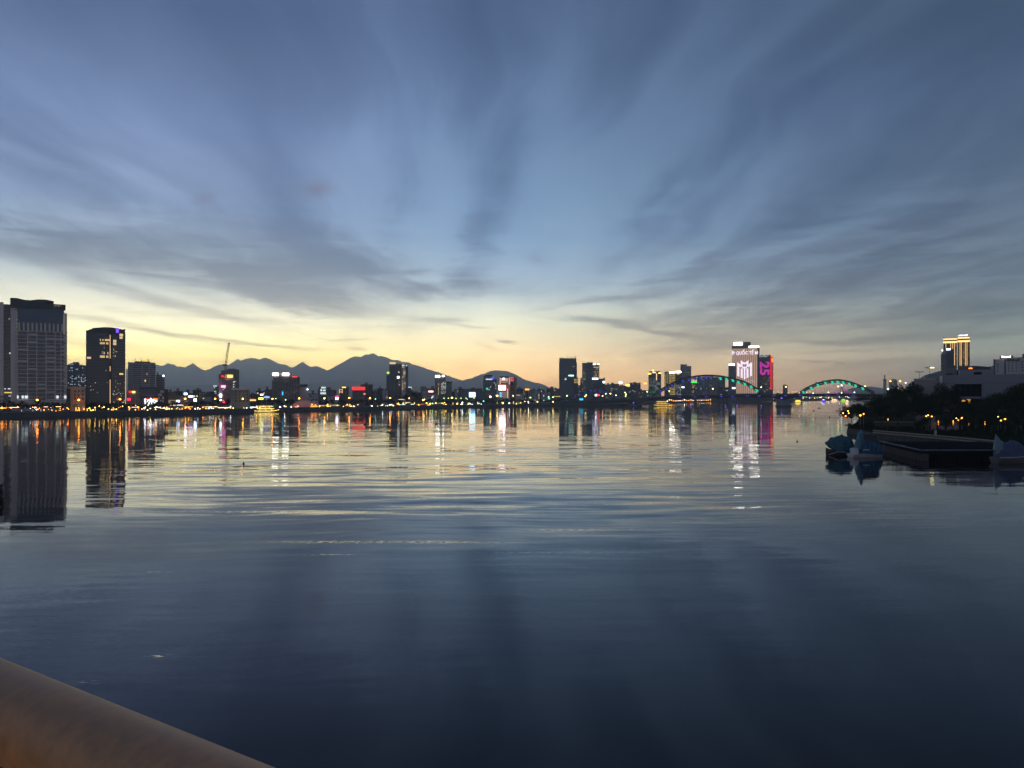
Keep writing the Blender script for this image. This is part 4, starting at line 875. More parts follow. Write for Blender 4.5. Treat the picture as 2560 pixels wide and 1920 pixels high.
for i in range(len(rows)-1):
    a, b__ = rows[i], rows[i+1]; mb.add(a+b__, [(k, (k+1) % 6, (k+1) % 6+6, k+6) for k in range(6)])
mb.obj('deck', deckm, br)
for c, w_, yb in ((1590, 9, 1018), (1959, 8.5, 1020), (2250, 8.5, 1020)):
    mb = MB(); a = BP(c-w_, deck_y(c)+9, -9); b__ = BP(c+w_, yb, 9); mb.box(a.x, a.y, b__.z-1, b__.x, b__.y, a.z); pr_ = mb.obj('pier', W_('pier_concrete', (.30,.30,.34), .8, grain=.12, gscale=.2), br)
    mb = MB(); mb.box(a.x-1, a.y-2, -O.z-1, b__.x+1, b__.y+2, -O.z+2.0); mb.obj('pier_footing', deckm, br)
    if c > 2200: continue
    mb = MB(); mb.box(a.x+1, a.y-1.6, a.z-1.2, b__.x-1, a.y-.8, a.z-.2); mb.obj('violet_floodlight', E('violet_flood', (.14,.12,1.0), 5.0), pr_)
for x in range(1700, 2140, 33):
    if abs(x-1959) > 8 or True: p = BP(x+ (4 if x % 2 else 0), deck_y(x)+4.2, -12.4); cube('violet_lamp', E('violet_glow', (.12,.05,1.0), .55), br, p, (4.2, .8, 1.1))
mb = MB()
for x in xs[::2]: p = BP(x, deck_y(x), -11.6); mb.box(p.x-.1, p.y-.1, p.z, p.x+.1, p.y+.1, p.z+1.2)
mb.tube([BP(x, deck_y(x)-2., -11.6) for x in xs], .12, 4); lab(mb.obj('railing', steel, br), kind='stuff')
def arch(pts, lights, foot, blue):
    """body of five steel tubes rising out of the deck, with lit scale panels"""
    def sm(n=48):
        out = []
        for i in range(n+1):
            x = pts[0][0]+(pts[-1][0]-pts[0][0])*i/n
            for k in range(len(pts)-1):
                if pts[k][0] <= x <= pts[k+1][0]+1e-6:
                    p0, p1, p2, p3 = pts[max(k-1,0)], pts[k], pts[k+1], pts[min(k+2,len(pts)-1)]; u = (x-p1[0])/(p2[0]-p1[0])
                    m1 = (p2[1]-p0[1])/(p2[0]-p0[0]); m2 = (p3[1]-p1[1])/(p3[0]-p1[0]); h = p2[0]-p1[0]
                    y = (2*u**3-3*u*u+1)*p1[1]+(u**3-2*u*u+u)*h*m1+(-2*u**3+3*u*u)*p2[1]+(u**3-u*u)*h*m2; out.append((x, y)); break
        return out
    c = sm()
    for dy_, off, r_ in ((-3.6, 0, 1.0), (-1.6, -3, .95), (-1.6, 3, .95), (2.2, -2.6, .9), (2.2, 2.6, .9)):
        mb = MB(); mb.tube([BP(x, y+dy_, off) for x, y in c], r_, 6); mb.obj('arch_tube', steelg, br)
    mb = MB()
    for i in range(0, len(c), 2):
        x, y = c[i]
        for a, b__ in (((-3.6,0),(2.2,-2.6)), ((-1.6,-3),(2.2,2.6)), ((-1.6,3),(2.2,-2.6)), ((-3.6,0),(2.2,2.6))): mb.tube([BP(x, y+a[0], a[1]), BP(c[min(i+1,len(c)-1)][0], c[min(i+1,len(c)-1)][1]+b__[0], b__[1])], .28, 4)
    lab(mb.obj('arch_bracing', steelg, br), kind='stuff')
    for i in range(1, len(c)-1, 3):                          # hangers
        x, y = c[i]
        if deck_y(x)-y > 9: mb = MB(); mb.tube([BP(x, y+2, 0), BP(x, deck_y(x), 0)], .07, 4); mb.obj('hanger', black_s, br)
    for x, y, m_, m2 in lights:
        mb = MB(); w_ = 4.2 if not blue else 3.4
        a, b__, cc, d_ = BP(x-w_, y-3.2, -4.0), BP(x+w_*.6, y-2.0, -4.0), BP(x+w_, y+3.2, -3.4), BP(x-w_*.4, y+2.2, -3.4)
        q = Vector((0, .5, 0)); mb.add([a, b__, cc, d_, a+q, b__+q, cc+q, d_+q], [(3,2,1,0),(4,5,6,7),(0,1,5,4),(1,2,6,5),(2,3,7,6),(3,0,4,7)]); sp_ = mb.obj('scale_panel', m_, br)
        mb = MB(); mb.ball(BP(x+.5, y+3.0, -4.4), 1.0); mb.obj('scale_lamp', m_, sp_)
        if m2: mb = MB(); mb.tube([BP(x-w_*1.7, y+.5+(0), -2), BP(x+w_*1.6, y+.2, -2)], .9, 5); mb.obj('lit_tube', m2, br)
steelg = W_('arch_steel', (.10,.12,.10), .5, metal=.3, grain=.1, gscale=.5)
Bl, Te = e_blue, e_teal
arch([(1412,1003),(1437,990),(1463,979),(1487,974.5),(1507,976),(1530,984),(1545,990),(1562,997)], [(x,y,E('dim_blue_scale',(.08,.10,.8),.22),None) for x,y in [(1417,1001),(1437,990),(1449,984.5),(1463,979.5),(1476,976),(1487,975.5),(1499,976.5),(1507,979),(1517,981),(1530,986.5),(1542,989.5)]], 0, True)
arch([(1628,993),(1651,978),(1680,961.5),(1707,950),(1737,944),(1768,941.5),(1801,943.5),(1832,949.5),(1862,958),(1893,975),(1905,984.5)],
     [(x,y+1,Bl,None) for x,y in [(1651,978),(1666,970),(1680,962),(1707,951),(1722.5,948.5),(1737,945),(1751,943.5),(1765,943),(1777,943)]]+
     [(x,y+1,Te,e_teal_lo) for x,y in [(1801,945),(1816.5,946.6),(1832,949.8),(1846,954),(1862,958.5),(1878,965.5),(1892,975)]], 0, False)
arch([(2000,984),(2016,973),(2045,961),(2075,954.5),(2098,953),(2123,957.5),(2150,967),(2170,976),(2186,984)],
     [(x,y,Te,e_teal_lo) for x,y in [(2008,980),(2028,970),(2045,962.5),(2063.5,957.5),(2081,955),(2094.6,955),(2108,956),(2123,959),(2139,964),(2157,971)]], 0, False)
# dragon-back fins
for pts in ([(1750,939.5),(1766,938.5),(1781,938.5),(1796,939.5),(1811,941.5),(1825,945)], [(2045,956),(2062,952),(2079,950.5),(2096,950),(2113,952),(2129,956.5),(2144,961)]):
    for x, y in pts:
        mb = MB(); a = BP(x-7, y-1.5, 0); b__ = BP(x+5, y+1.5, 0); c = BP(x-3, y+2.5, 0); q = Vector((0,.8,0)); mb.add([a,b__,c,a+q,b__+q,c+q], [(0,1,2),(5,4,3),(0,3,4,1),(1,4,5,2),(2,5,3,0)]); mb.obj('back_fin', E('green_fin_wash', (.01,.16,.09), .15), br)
# lamps standing on the bridge
def lamp(name, px, py, D, base, mat, label, group, r=.5, arm=0., pole_r=.09, double=False, ball=True):
    p = PT(px, py, D); e = empty(name, (p.x, p.y, base), label, 'street lamp', group); h = p.z-base
    mb = MB(); mb.tube([(arm, 0, 0), (arm, 0, h-.4), (arm*.6, 0, h+.1), (0, 0, h+.15)] if arm else [(0,0,0),(0,0,h)], pole_r*1.4, 5, 0, pole_r); po = mb.obj('pole', steel, e)
    mb = MB(); mb.ball((0,0,h), r, 0, 8, 6, .8); mb.obj('lamp_head', mat, po)
    return e
for k, x in enumerate((1526,1540,1562.5,1565,1618,1673,1782,1903,1933,1965,2033,2071,2095.5,2104,2136,2163)):
    y = [984,988,981.5,986,979.5,977.5,972,968,987,967,983,981,966,982,981,965.5][k]
    lamp('bridge_lamp', x, y, bD(x)-9, PT(x, deck_y(x), bD(x)).z, e_lampg if k % 3 else e_lampy, f'greenish road lamp on the arch bridge, near {near(x)}', 'road lamps on the arch bridge', .8)
# second bridge, far behind: a pylon with pink cables
cb = empty('cable_bridge', PT(2104, HY+CZ*F/2500, 2500), 'far cable-stayed bridge with pink lit cables seen under the green arch', 'bridge'); CO = cb.location.copy()
def C_(px, py, o_=0.): return PT(px, py, 2500+o_)-CO
mb = MB(); mb.tube([C_(2099, 986), C_(2103.5, 966)], 1.7, 6, 0, 1.0); mb.tube([C_(2109, 986), C_(2104.5, 966)], 1.7, 6, 0, 1.0); mb.tube([C_(2104, 967), C_(2104, 957)], 1.4, 6); mb.obj('pylon', conc_d, cb)
mb = MB(); mb.tube([C_(2104, 965), C_(2104, 955)], 1.9, 6, 0, .5); mb.ball(C_(2104, 963.5), 2.6); mb.obj('pylon_light', e_white, cb)
mb = MB(); a, b__ = C_(1945, 984.6), C_(2230, 986); mb.box(a.x, -8, a.z-3, b__.x, 8, a.z-.3); mb.obj('deck', deckm, cb)
for k in range(6):
    for s_ in (-1, 1): mb = MB(); mb.tube([C_(2104+s_*1, 968+k*.5), C_(2104+s_*(8+k*4.4), 983.5)], .42, 4); mb.obj('cable', e_pink, cb)
lone = empty('gantry_light', PT(1985, 990, 2490), 'thin red light line left of the green arch', 'light'); cube('light_bar', E('dim_red_line', (.8,.05,.1), .5), lone, (0,0,8), (30,.6,1.2))

# ------------------------------------------------------------------ street and promenade lamps of the far bank
for k, (x, y) in enumerate([(93,1000),(197,1000),(300,998),(463,997),(538,997),(607,997),(681,997),(748,996),(811,996),(873,995),(925,995),(975,995)]):
    lamp('street_lamp', x, y, shore(x)+14, BZ, e_amber, f'tall amber street lamp standing in front of {near(x)}' + (' on its left' if x in (681,) else ' on its right' if x == 748 else ''), 'amber street lamps of the far bank', .62 if x < 800 else .7, arm=-1.2, pole_r=.12)
for x, y, m_, r_ in ((1058,1000,e_lampy,1.0),(1061,998.5,e_lampy,.6),(1023,995.5,e_lampy,.5),(1130,994.5,e_lampy,1.1),(1110,995.5,e_lampg,.5),(1121,995.5,e_lampg,.5),(1140,996,e_lampg,.5),(1152.5,995.5,e_lampg,.5),(1165,995.5,e_lampg,.5),(1168,998,e_lampg,.4),(1185,995.5,e_lampg,.5),
    (1226,992,e_lampy,1.2),(1243,989.5,e_lampy,1.2),(1283,989.5,e_lampg,.8),(1326,994,e_lampg,.9),(1371.5,992,e_lampg,.8),(1382.5,993,e_lampg,.8),(1417.5,989.5,e_lampg,.9),(1465.5,987.5,e_lampg,.8),(1463,991,e_lampy,.7),(1514.5,984.5,e_lampg,.8),(1506.5,990,e_lampy,.8),(1564,990.5,e_lampg,.9),(1382.5,1004.5,e_lampy,.7),(1079.5,994.5,e_lamp,.4),(714,999.5,e_lampg,.5),(689.5,996.5,e_lampg,.4),(938.5,997.5,E('teal_lamp',(.1,1.0,.7),8.),.45),(1372.5,996.5,E('teal_lamp',(.1,1.0,.7),8.),.6),(1209,1003,E('teal_lamp',(.1,1.0,.7),8.),.6),(550,1000.5,e_lampg,.5),(553,1000,e_lampg,.5)):
    nm = {'promenade_yellow_lamp':'yellow','promenade_green_lamp':'greenish','promenade_white_lamp':'white','teal_lamp':'teal'}[m_.name]
    lamp('street_lamp', x, y, shore(x)+18, BZ, m_, f'{"bright" if r_ > .9 else "small" if r_ < .55 else "medium"} {nm} lamp above the trees near {near(x)}', 'lamps above the bank trees', r_, pole_r=.08)
r_ = random.Random(77); STR = [                            # column range, rows, count, colours
 (0,55,1016.5,1021.5,16,[e_lampo,e_lampy,e_lampo]),(48,100,1018,1026,14,[e_lampo,e_lampy,e_lamp]),(100,160,1018,1028,16,[e_lampo,e_lampy,e_lampo]),(160,240,1018,1027,22,[e_lampo,e_lampy,e_lampy]),(240,345,1015,1026,30,[e_lampy,e_lampo,e_lampy]),
 (330,420,1012,1026,26,[e_lampy,e_lampo,e_lamp]),(385,520,1018,1024,46,[e_lampy,e_lamp,e_lampo]),(520,660,1016,1024,50,[e_lampy,e_lamp,e_lamp]),(690,790,1014,1022,24,[e_lamp,e_lampy,e_lampo]),(780,885,1011,1018,34,[e_lampy,e_lampo,e_lampy]),
 (885,985,1010,1018,30,[e_lampg,e_lamp,e_lampy]),(985,1075,1007,1015,28,[e_lampy,e_lampo,e_lampy]),(1075,1160,1006,1012,18,[e_lampy,e_lampg,e_lampy]),(1150,1225,1004,1013,20,[e_lamp,e_lampg,e_lampy]),(1225,1310,1004,1011,12,[e_lampy,e_lamp,e_lampo]),(1310,1400,1002,1008,9,[e_lamp,e_lampy,e_lampo])]
heads = {}
def small_light(px, py, D, base, mat, label, group, s_=.30):
    p = PT(px, py, D); e = empty('promenade_light', (p.x, p.y, base), label, 'light', group); h = max(.5, p.z-base)
    if mat.name not in heads: mb = MB(); mb.ball((0,0,0), 1.0, 0, 6, 4); heads[mat.name] = mb.mesh('light_head', mat)
    o = bpy.data.objects.new('light_head', heads[mat.name]); COL.objects.link(o); o.parent = e; o.location = (0,0,h); o.scale = (s_,)*3
    if 'pole' not in heads: mb = MB(); mb.tube([(0,0,0),(0,0,1)], .05, 4); heads['pole'] = mb.mesh('light_pole', black_s)
    o = bpy.data.objects.new('light_pole', heads['pole']); COL.objects.link(o); o.parent = e; o.scale = (1,1,h)
WORD = {'promenade_white_lamp':'white','promenade_yellow_lamp':'yellow','promenade_orange_lamp':'orange','promenade_green_lamp':'greenish'}
for a, c, y0, y1, n, cols in STR:
    for k in range(int(n*.52)):
        x = r_.uniform(a, c); D = shore(x)+r_.uniform(4, 30); m_ = cols[r_.choice((0,0,1,2))]; yb = 1.2*F/D
        y = r_.uniform(y0, y1)
        small_light(x, y, D, BZ, m_, f'small {WORD[m_.name]} light on the water promenade below {near((a+c)/2)}', f'{WORD[m_.name]} promenade lights below {near((a+c)/2)}', r_.uniform(.18,.40)*D/600)
for k in range(17): x = 1414.5+k*9.6; small_light(x, 1013.3-k*.08, 1165, .8, e_lampy if k % 4 else e_lamp, 'round lamp in the even row at the water line under the blue arch', 'lamp row under the blue arch', .62)
ribbon('land_shelf', [(p.x, p.y) for p in (PT(x, 1016, y_) for x, y_ in ((1380,1067),(1480,1105),(1570,1150)))], -1, 1.0, 2.0, quay)
sheet('land_shelf', [(PT(1380,0,1067).x,1067),(PT(1480,0,1105).x,1105),(PT(1585,0,1150).x,1150),(PT(1600,0,1400).x,1400),(PT(1500,0,1400).x,1400)], .9, quay)
for k in range(50):
    x = 1668+k*5.4; y = 1003.2-k*.045; D = shore(x)+10
    small_light(x, y+r_.uniform(-.6,.6)-(r_.random() < .2)*3, D, BZ, r_.choice([e_lampy,e_lampy,e_lampo,e_lamp]) if k < 30 else e_lampy, 'warm lamp in the long row on the far quay seen under the bridge', 'lamp row on the quay beyond the bridge', .85)
for k in range(18): x = 2003+r_.uniform(0,135); small_light(x, 993+r_.uniform(-1.5,2.5), 2790+r_.uniform(0,60), BZ, r_.choice([e_lampy,e_lamp,e_lampg]), 'faint light on the farthest shore beyond the right-hand bridge span', 'farthest shore lights', 1.0)
for k in range(16): x = 1900+k*9+r_.uniform(-3,3); small_light(x, 981+r_.uniform(-1.5,1.5), 2600, BZ, r_.choice([e_lampy,e_lamp,e_lampo]), 'tiny light on the skyline just above the bridge deck', 'skyline lights above the deck', .8)
# glowing awnings and light strings
for k, (x0, x1, y, m_) in enumerate([(0,17,1020,e_lampo),(24,46,1018.5,e_warm),(110,119,1017,e_warm),(140,152,1016.5,e_warm),(330,352,1018,e_warm),(386,398,1018.5,e_white),(400,424,1020.5,e_warm),(426,458,1013,e_warm),(441,454,1012,e_bw),(458,482,1017,e_yellow),(508,545,1017,e_warm),(545,575,1019,e_white),(582,640,1018,e_white),
        (786,812,1014.5,e_yellow),(812,850,1013,e_gold),(862,880,1014,e_gold),(998,1014,1011.5,E('cyan_white_strip',(.6,1.0,.95),4.)),(1013,1026,1006.5,e_warm),(1027,1036,1010.5,e_white),(1040,1060,1011,e_orange),(1079,1089,1008,e_lime),(1094,1108,1008,e_lime),(625,640,1001.5,e_warm),(996,1011,998.5,e_warm)]):
    D = shore((x0+x1)/2)+24; p = PT((x0+x1)/2, y, D); e = empty('lit_awning', (p.x, p.y, BZ), f'{"long" if x1-x0 > 25 else "short"} glowing cafe awning under the trees below {near((x0+x1)/2)}', 'awning', 'glowing cafe awnings of the bank'); e.rotation_euler = (0, 0, -math.atan(((x0+x1)/2-CX)/F))
    w = (x1-x0)*D/F*.95; h = p.z-BZ; cube('light_strip', m_, e, (0,-1.2,h), (w,.15,.22)); cube('canopy', conc_d, e, (0,0,h+.3), (w,2.6,.16))
    for s_ in (-1, 1): cube('post', steel, e, (s_*w*.48, 1.0, h/2), (.1,.1,h))
# ------------------------------------------------------------------ trees
def crown_mesh(name, rx, ry, rz, lobes, n, leafs, mats, seed, flat=.0):
    r = random.Random(seed); L = []
    for k in range(lobes):
        a = r.uniform(0, 6.283); q = r.uniform(.1, .72); L.append((math.cos(a)*q*rx, math.sin(a)*q*ry, r.uniform(-.45, .55)*rz, r.uniform(.30, .5)))
    V = []; Fc = []; MI = []
    for k in range(n):
        lx, ly, lz, s_ = r.choice(L); v = Vector((r.gauss(0,1), r.gauss(0,1), r.gauss(0,1))).normalized()*(r.random()**.45)
        p = Vector((lx+v.x*rx*s_, ly+v.y*ry*s_, lz+v.z*rz*s_*(1-flat)))
        if noise.noise(p*(2.2/rx)+Vector((seed,0,0))) < -.28: continue
        s2 = leafs*r.uniform(.5, 1.3); a = Vector((r.gauss(0,1), r.gauss(0,1), r.gauss(0,.6))).normalized(); b_ = a.cross(Vector((r.gauss(0,1), r.gauss(0,1), r.gauss(0,1)))).normalized()
        i = len(V); V += [p-a*s2, p+b_*s2*.5, p+a*s2, p-b_*s2*.5]; Fc.append((i,i+1,i+2,i+3)); MI.append(0 if noise.noise(p*(1.3/rx)+Vector((9,seed,0))) < .1 else 1)
    me = bpy.data.meshes.new(name); me.from_pydata([tuple(v) for v in V], [], Fc)
    for m_ in mats: me.materials.append(m_)
    me.polygons.foreach_set('material_index', MI); me.update(); return me
def trunk_mesh(name, h, r0, seed, spread=.45, n=6):
    r = random.Random(seed); mb = MB(); top = Vector((r.uniform(-.1,.1)*h, r.uniform(-.1,.1)*h, h*.55)); mb.tube([(0,0,-.5),(top.x*.4,top.y*.4,h*.25),top], r0, 7, 0, r0*.7)
    for k in range(n):
        a = 6.283*k/n+r.uniform(-.4,.4); e_ = Vector((math.cos(a)*h*spread, math.sin(a)*h*spread, h*r.uniform(.75,1.0))); mid = top.lerp(e_, .5)+Vector((0,0,-.06*h)); mb.tube([top, mid, e_], r0*.5, 5, 0, r0*.12)
    return mb.mesh(name, bark, True)
FC = [crown_mesh('crown', 1, 1, .8, 9, 420, .13, [leaf, leaf2], s) for s in (1, 2, 3)]
FT = [trunk_mesh('trunk', 1, .05, s, .5, 4) for s in (1, 2)]
def tree(x, y, D, base, label, group, cw, ch, crowns, trunks, k, name='tree', cat='tree'):
    e = empty(name, (x, y, base), label, cat, group, rz=k*1.7)
    t_ = bpy.data.objects.new('trunk', trunks[k % len(trunks)]); COL.objects.link(t_); t_.parent = e; t_.scale = (ch*.5, ch*.5, ch*.62)
    c_ = bpy.data.objects.new('crown', crowns[k % len(crowns)]); COL.objects.link(c_); c_.parent = e; c_.scale = (cw, cw, ch*.5); c_.location = (0, 0, ch*.62)
    return e
r_ = random.Random(13); kx_ = 0
x = -30.
while x < 1400:
    w = r_.uniform(9, 20)*(1 if x < 900 else 1.2); D = shore(x)+r_.uniform(22, 60); tall = r_.uniform(5.5, 9.5)
    if 330 < x < 400: tall *= .7
    if 1000 < x < 1060: tall = 15+4*math.sin((x-1000)/60*3.14)
    p = PT(x, 1010, D)
    tree(p.x, p.y, D, BZ, f'{"tall" if tall > 10 else "low" if tall < 7 else "bushy"} dark bank tree in front of {near(x)}', 'trees along the far bank', w*D/F*.62, tall, FC, FT, kx_); kx_ += 1
    x += w*.72
for k in range(7): x = 1400+k*27; tree(PT(x,0,1250).x, 1250, 0, 1.0, f'dark tree behind the bridge abutment near {near(x)}', 'trees behind the bridge', 11, 11, FC, FT, k)
for k in range(16): x = 1655+k*17+r_.uniform(-4,4); D = shore(x)+60; tree(PT(x,0,D).x, D, 0, BZ, f'small dark tree on the far quay beneath {near(x)}', 'trees of the far quay', 11, 9+r_.uniform(0,5), FC, FT, k)
# trunks wrapped in string lights
for k, (x, y0, y1, m_) in enumerate([(54,1023,1031,e_win2),(82,1022,1029,e_win),(102,1022,1030,e_win2),(110,1023,1030,e_winy),(131,1023,1030,e_winy),(148,1023,1029,e_winy),(190,1018,1027,e_yellow),(199,1018,1029,e_yellow),(218,1021,1027,e_yellow),(226.5,1018.5,1029,e_yellow),(238,1022,1029,e_yellow),(283,1019,1029,e_yellow),(323,1018,1029,e_yellow),(347,1018,1022,e_orange),
     (1132.5,1006,1012,e_yellow),(1144.5,1007,1013,e_yellow),(1170,1007,1012,e_lime),(1194,1008,1014,e_warm),(1243,1008,1014,e_lime),(1257,1008,1014,e_lime),(1284,1007,1014,e_yellow),(1297.5,1007,1011,e_lime)]):
    D = shore(x)+6; p = PT(x, y1, D); e = empty('lit_palm', (p.x, p.y, BZ), f'palm with a light-wrapped trunk in front of {near(x)}'+(', the leaning one' if k in (7, 9) else ''), 'tree', 'palms wrapped in lights')
    h = (1029-y0)*D/F if x < 900 else (y1-y0+1)*D/F; le = .8 if k in (7, 9) else 0
    mb = MB(); mb.tube([(0,0,0),(-le*.4,0,h*.5),(-le,0,h)], .17, 6); mb.obj('wrapped_trunk', m_, e)
    mb = MB()
    for q in range(9): a = q*.7; mb.tube([(-le,0,h),(-le+math.cos(a)*.9,math.sin(a)*.9,h+.5),(-le+math.cos(a)*1.8,math.sin(a)*1.8,h-.1)], .12, 4, 0, .03)
    mb.obj('fronds', leaf, e)
# ------------------------------------------------------------------ tour boats
def tour_boat(px, D, L_, label, trim, deckl, flip=1, colors=None, h2=2.3):
    e = empty('tour_boat', ((px-CX)/F*D, D, 0), label, 'boat', rz=-math.atan((px-CX)/F)*.8+(.0)); hl = L_/2
    mb = MB(); n = 12; vs = []
    for i in range(n+1):
        s_ = -1+2*i/n; w = 2.6*(1-abs(s_)**3)**.6+.05; sh_ = .9+.9*max(0, s_*flip)**3*1.6+.3*max(0, -s_*flip)**4
        vs += [(s_*hl, -w, sh_), (s_*hl*.94, -w*.6, -.4), (s_*hl*.94, w*.6, -.4), (s_*hl, w, sh_)]
    fs = [(i*4+k, i*4+(k+1) % 4, (i+1)*4+(k+1) % 4, (i+1)*4+k) for i in range(n) for k in range(4)]
    mb.add(vs, fs); mb.obj('hull', dark, e)
    mb = MB(); mb.tube([(vs[i*4][0], vs[i*4][1]-.1, vs[i*4][2]) for i in range(n+1)], .16, 5); mb.obj('light_string', trim, e)
    for lv in range(2):
        z0 = 1.2+lv*h2; a, b__ = -hl*(.78-lv*.12), hl*(.62-lv*.2)
        mb = MB(); mb.box(a, -2.2, z0+h2-.3, b__, 2.2, z0+h2-.15); mb.obj('roof_deck', pale, e)
        mb = MB(); mb.tube([(a,-2.35,z0+h2-.2),(b__,-2.35,z0+h2-.2)], .14, 5); mb.obj('light_string', trim, e)
        mb = MB(); mb.box(a+1, -1.2, z0-.4, b__-1, 1.2, z0+h2-.5); mb.obj('cabin', deckl, e)
        for k in range(7): q = a+(b__-a)*k/6; mb = MB(); mb.box(q-.07,-2.25,z0-.3,q+.07,-2.1,z0+h2-.3); mb.obj('post', trim if k % 2 else steel, e)
    if colors:
        for k in range(12): mb = MB(); mb.ball((-hl*.72+k*hl*.115, -2.4, 1.6+h2*1.65+(k % 2)*.3), .30); mb.obj('coloured_lamp', colors[k % len(colors)], e)
    mb = MB(); mb.tube([(hl*.7*flip,0,1.5),(hl*.7*flip,0,1.5+h2*2.3)], .08, 5); mb.obj('mast', steel, e)
    return e
tour_boat(667, 690, 22, 'two-deck tour boat with multicoloured deck lights below the blazing-sign hotel', e_yellow, e_wind, 1, [e_red, e_orange, e_yellow, e_purple, e_white, e_green])
tour_boat(1657, 1060, 25, 'two-deck tour boat outlined all over in gold lights left of the bridge pier line', E('boat_gold', (1.0,.58,.06), 2.6), E('dim_gold_cabin', (1.0,.55,.1), .12), -1, [e_yellow, e_orange], 3.0)
tour_boat(1996, 1750, 20, 'dark boat with a yellow lit stern beyond the bridge, right of the big pier', e_winy, E('yellow_cabin', (1.0,.7,.05), 2.0), 1)
tour_boat(2059, 1900, 10, 'small violet lit boat beyond the bridge', e_purple, E('violet_cabin', (.15,.05,1.0), 1.6), 1, [e_white])
tour_boat(2087, 2300, 24, 'cream and pink lit boat beyond the bridge below the pink cables', e_warm, E('rosy_cabin', (1.0,.65,.45), 1.2), 1)
tour_boat(2109, 2250, 18, 'lime lit boat beyond the bridge near the dark tree mass', e_lime, E('lime_cabin', (.4,.9,.1), 1.2), 1); tour_boat(2118, 1700, 9, 'cream lit boat half hidden by the dark trees', e_warm, e_win, 1)
for k, (x, y) in enumerate([(1420,1014.5),(1490,1015),(1726,1015.5),(1813,1015.5),(1843,1014),(1903,1016)]):
    D = CZ*F/(y-HY)-8; e = empty('marker_buoy', ((x-CX)/F*D, D, 0), f'violet marker light on the water {near(x).replace("the ","below the ",1)}', 'buoy', 'violet water markers')
    mb = MB(); mb.tube([(0,0,-.3),(0,0,.8)], .7, 8, 0, .4); mb.obj('float', dark, e); mb = MB(); mb.ball((0,0,1.3), .7); mb.obj('lamp', e_purple, e)
def skiff(x, y, L_, label):
    D = CZ*F/(y-HY); e = empty('rowing_boat', ((x-CX)/F*D, D, 0), label, 'boat'); mb = MB(); n = 8; vs = []
    for i in range(n+1): s_ = -1+2*i/n; w = .45*(1-s_*s_)**.5+.02; vs += [(s_*L_/2,-w,.35+.15*s_*s_),(s_*L_/2*.9,0,-.12),(s_*L_/2,w,.35+.15*s_*s_)]
    mb.add(vs, [(i*3+k, i*3+k+1, i*3+k+4, i*3+k+3) for i in range(n) for k in range(2)]); mb.obj('hull', black_s, e)
    mb = MB(); mb.ball((0,0,.62), .26, 0, 7, 6, 1.5); mb.ball((0.02,0,1.12), .14); mb.obj('person_silhouette', black_s, e); return e
skiff(913.5, 1062, 2.2, 'tiny dark boat left of the long dark hotel reflection'); skiff(1575, 1035, 3.4, 'tiny dark boat below the twin-roofed tower'); skiff(1792, 1014, 4, 'tiny dark boat under the bridge between the piers'); skiff(2048, 1020.5, 3.5, 'flat dark boat right of the big bridge pier'); skiff(2034, 1027, 2, 'small dark boat nearer than the flat one, right of the pier')
for x, y, r0 in ((609,1160,.28),(1993,1104,.3),(2073,1043,.5),(916,1024,.5)):
    D = CZ*F/(y-HY); o = MB(); o.ball((0,0,.1), r0, 0, 8, 6, .8); o.tube([(0,0,.1),(.05,0,r0*2)], .06, 5); o = o.obj('float', black_s, None, ((x-CX)/F*D, D, 0)); lab(o, f'small dark float on the open water, {"left, low in the picture" if x == 609 else "right of centre, below the red tower reflection" if x == 1993 else "near the tree point" if x == 2073 else "close to the far bank"}', 'float')
D = CZ*F/(1252-HY); e = empty('mooring_pile', ((-10-CX)/F*D, D, 0), 'dark clump of mooring piles cut by the left photo edge', 'mooring')
for k, (a, b__, h) in enumerate(((0,0,1.9),(.55,.3,2.3),(-.6,.2,2.1),(.2,-.5,1.4))): mb = MB(); mb.tube([(a,b__,-1),(a*.8,b__*.8,h)], .38, 9, 0, .33); mb.obj('pile', W_('tarred_timber', (.03,.026,.022), .9, grain=.3, gscale=2.), e)
mb = MB(); mb.ball((.3,-.1,1.6), .7, 0, 9, 6, .8); mb.ball((.1,.1,.6), .85, 0, 9, 6, .7); mb.obj('tyre_fender', black_s, e, smooth=True)
# ------------------------------------------------------------------ right bank
RZ = 2.0
edge = [(142,150),(131,196),(131.5,216),(128.5,262),(136,300),(150,330),(160,345),(246,520),(345,730),(480,985)]
land_r = edge+[(4000,1100),(4000,-50),(420,-50),(260,60),(170,120)]
sheet('park_ground', land_r, RZ, lawn)
ribbon('park_quay_wall', edge, -1.5, RZ+.02, -.6, quay)
dist_r = [(480,985),(800,2000),(1400,3000),(9000,3300),(9000,1100)]
sheet('city_ground', [(480,985),(900,1900),(1650,3050),(9000,3395),(9000,1100),(4000,1100)], RZ-.04, soil)
# balustrade along the quay
def seg(p, q, n): return [(p[0]+(q[0]-p[0])*i/n, p[1]+(q[1]-p[1])*i/n) for i in range(n+1)]
bl = empty('balustrade', (129.5, 240, RZ), 'low quay balustrade with pale closely set posts behind the moored boats', 'balustrade')
path = seg((127.9,262), (130.9,216), 46)+seg((130.9,216), (130.6,197), 19)[1:]
if 'baluster' not in heads:
    mb = MB(); mb.tube([(0,0,0),(0,0,.25),(0,0,.5),(0,0,.78)], .13, 6); heads['baluster'] = mb.mesh('baluster', W_('cast_stone', (.42,.36,.28), .8, grain=.15, gscale=2.))
for x, y in path: o = bpy.data.objects.new('baluster', heads['baluster']); COL.objects.link(o); o.parent = bl; o.location = (x-129.5, y-240, 0)
mb = MB(); mb.tube([(x-129.5, y-240, .86) for x, y in path], .14, 4); mb.obj('coping', MATS['cast_stone'], bl); mb = MB(); mb.tube([(x-129.5, y-240, .03) for x, y in path], .18, 4); mb.obj('plinth', MATS['cast_stone'], bl)
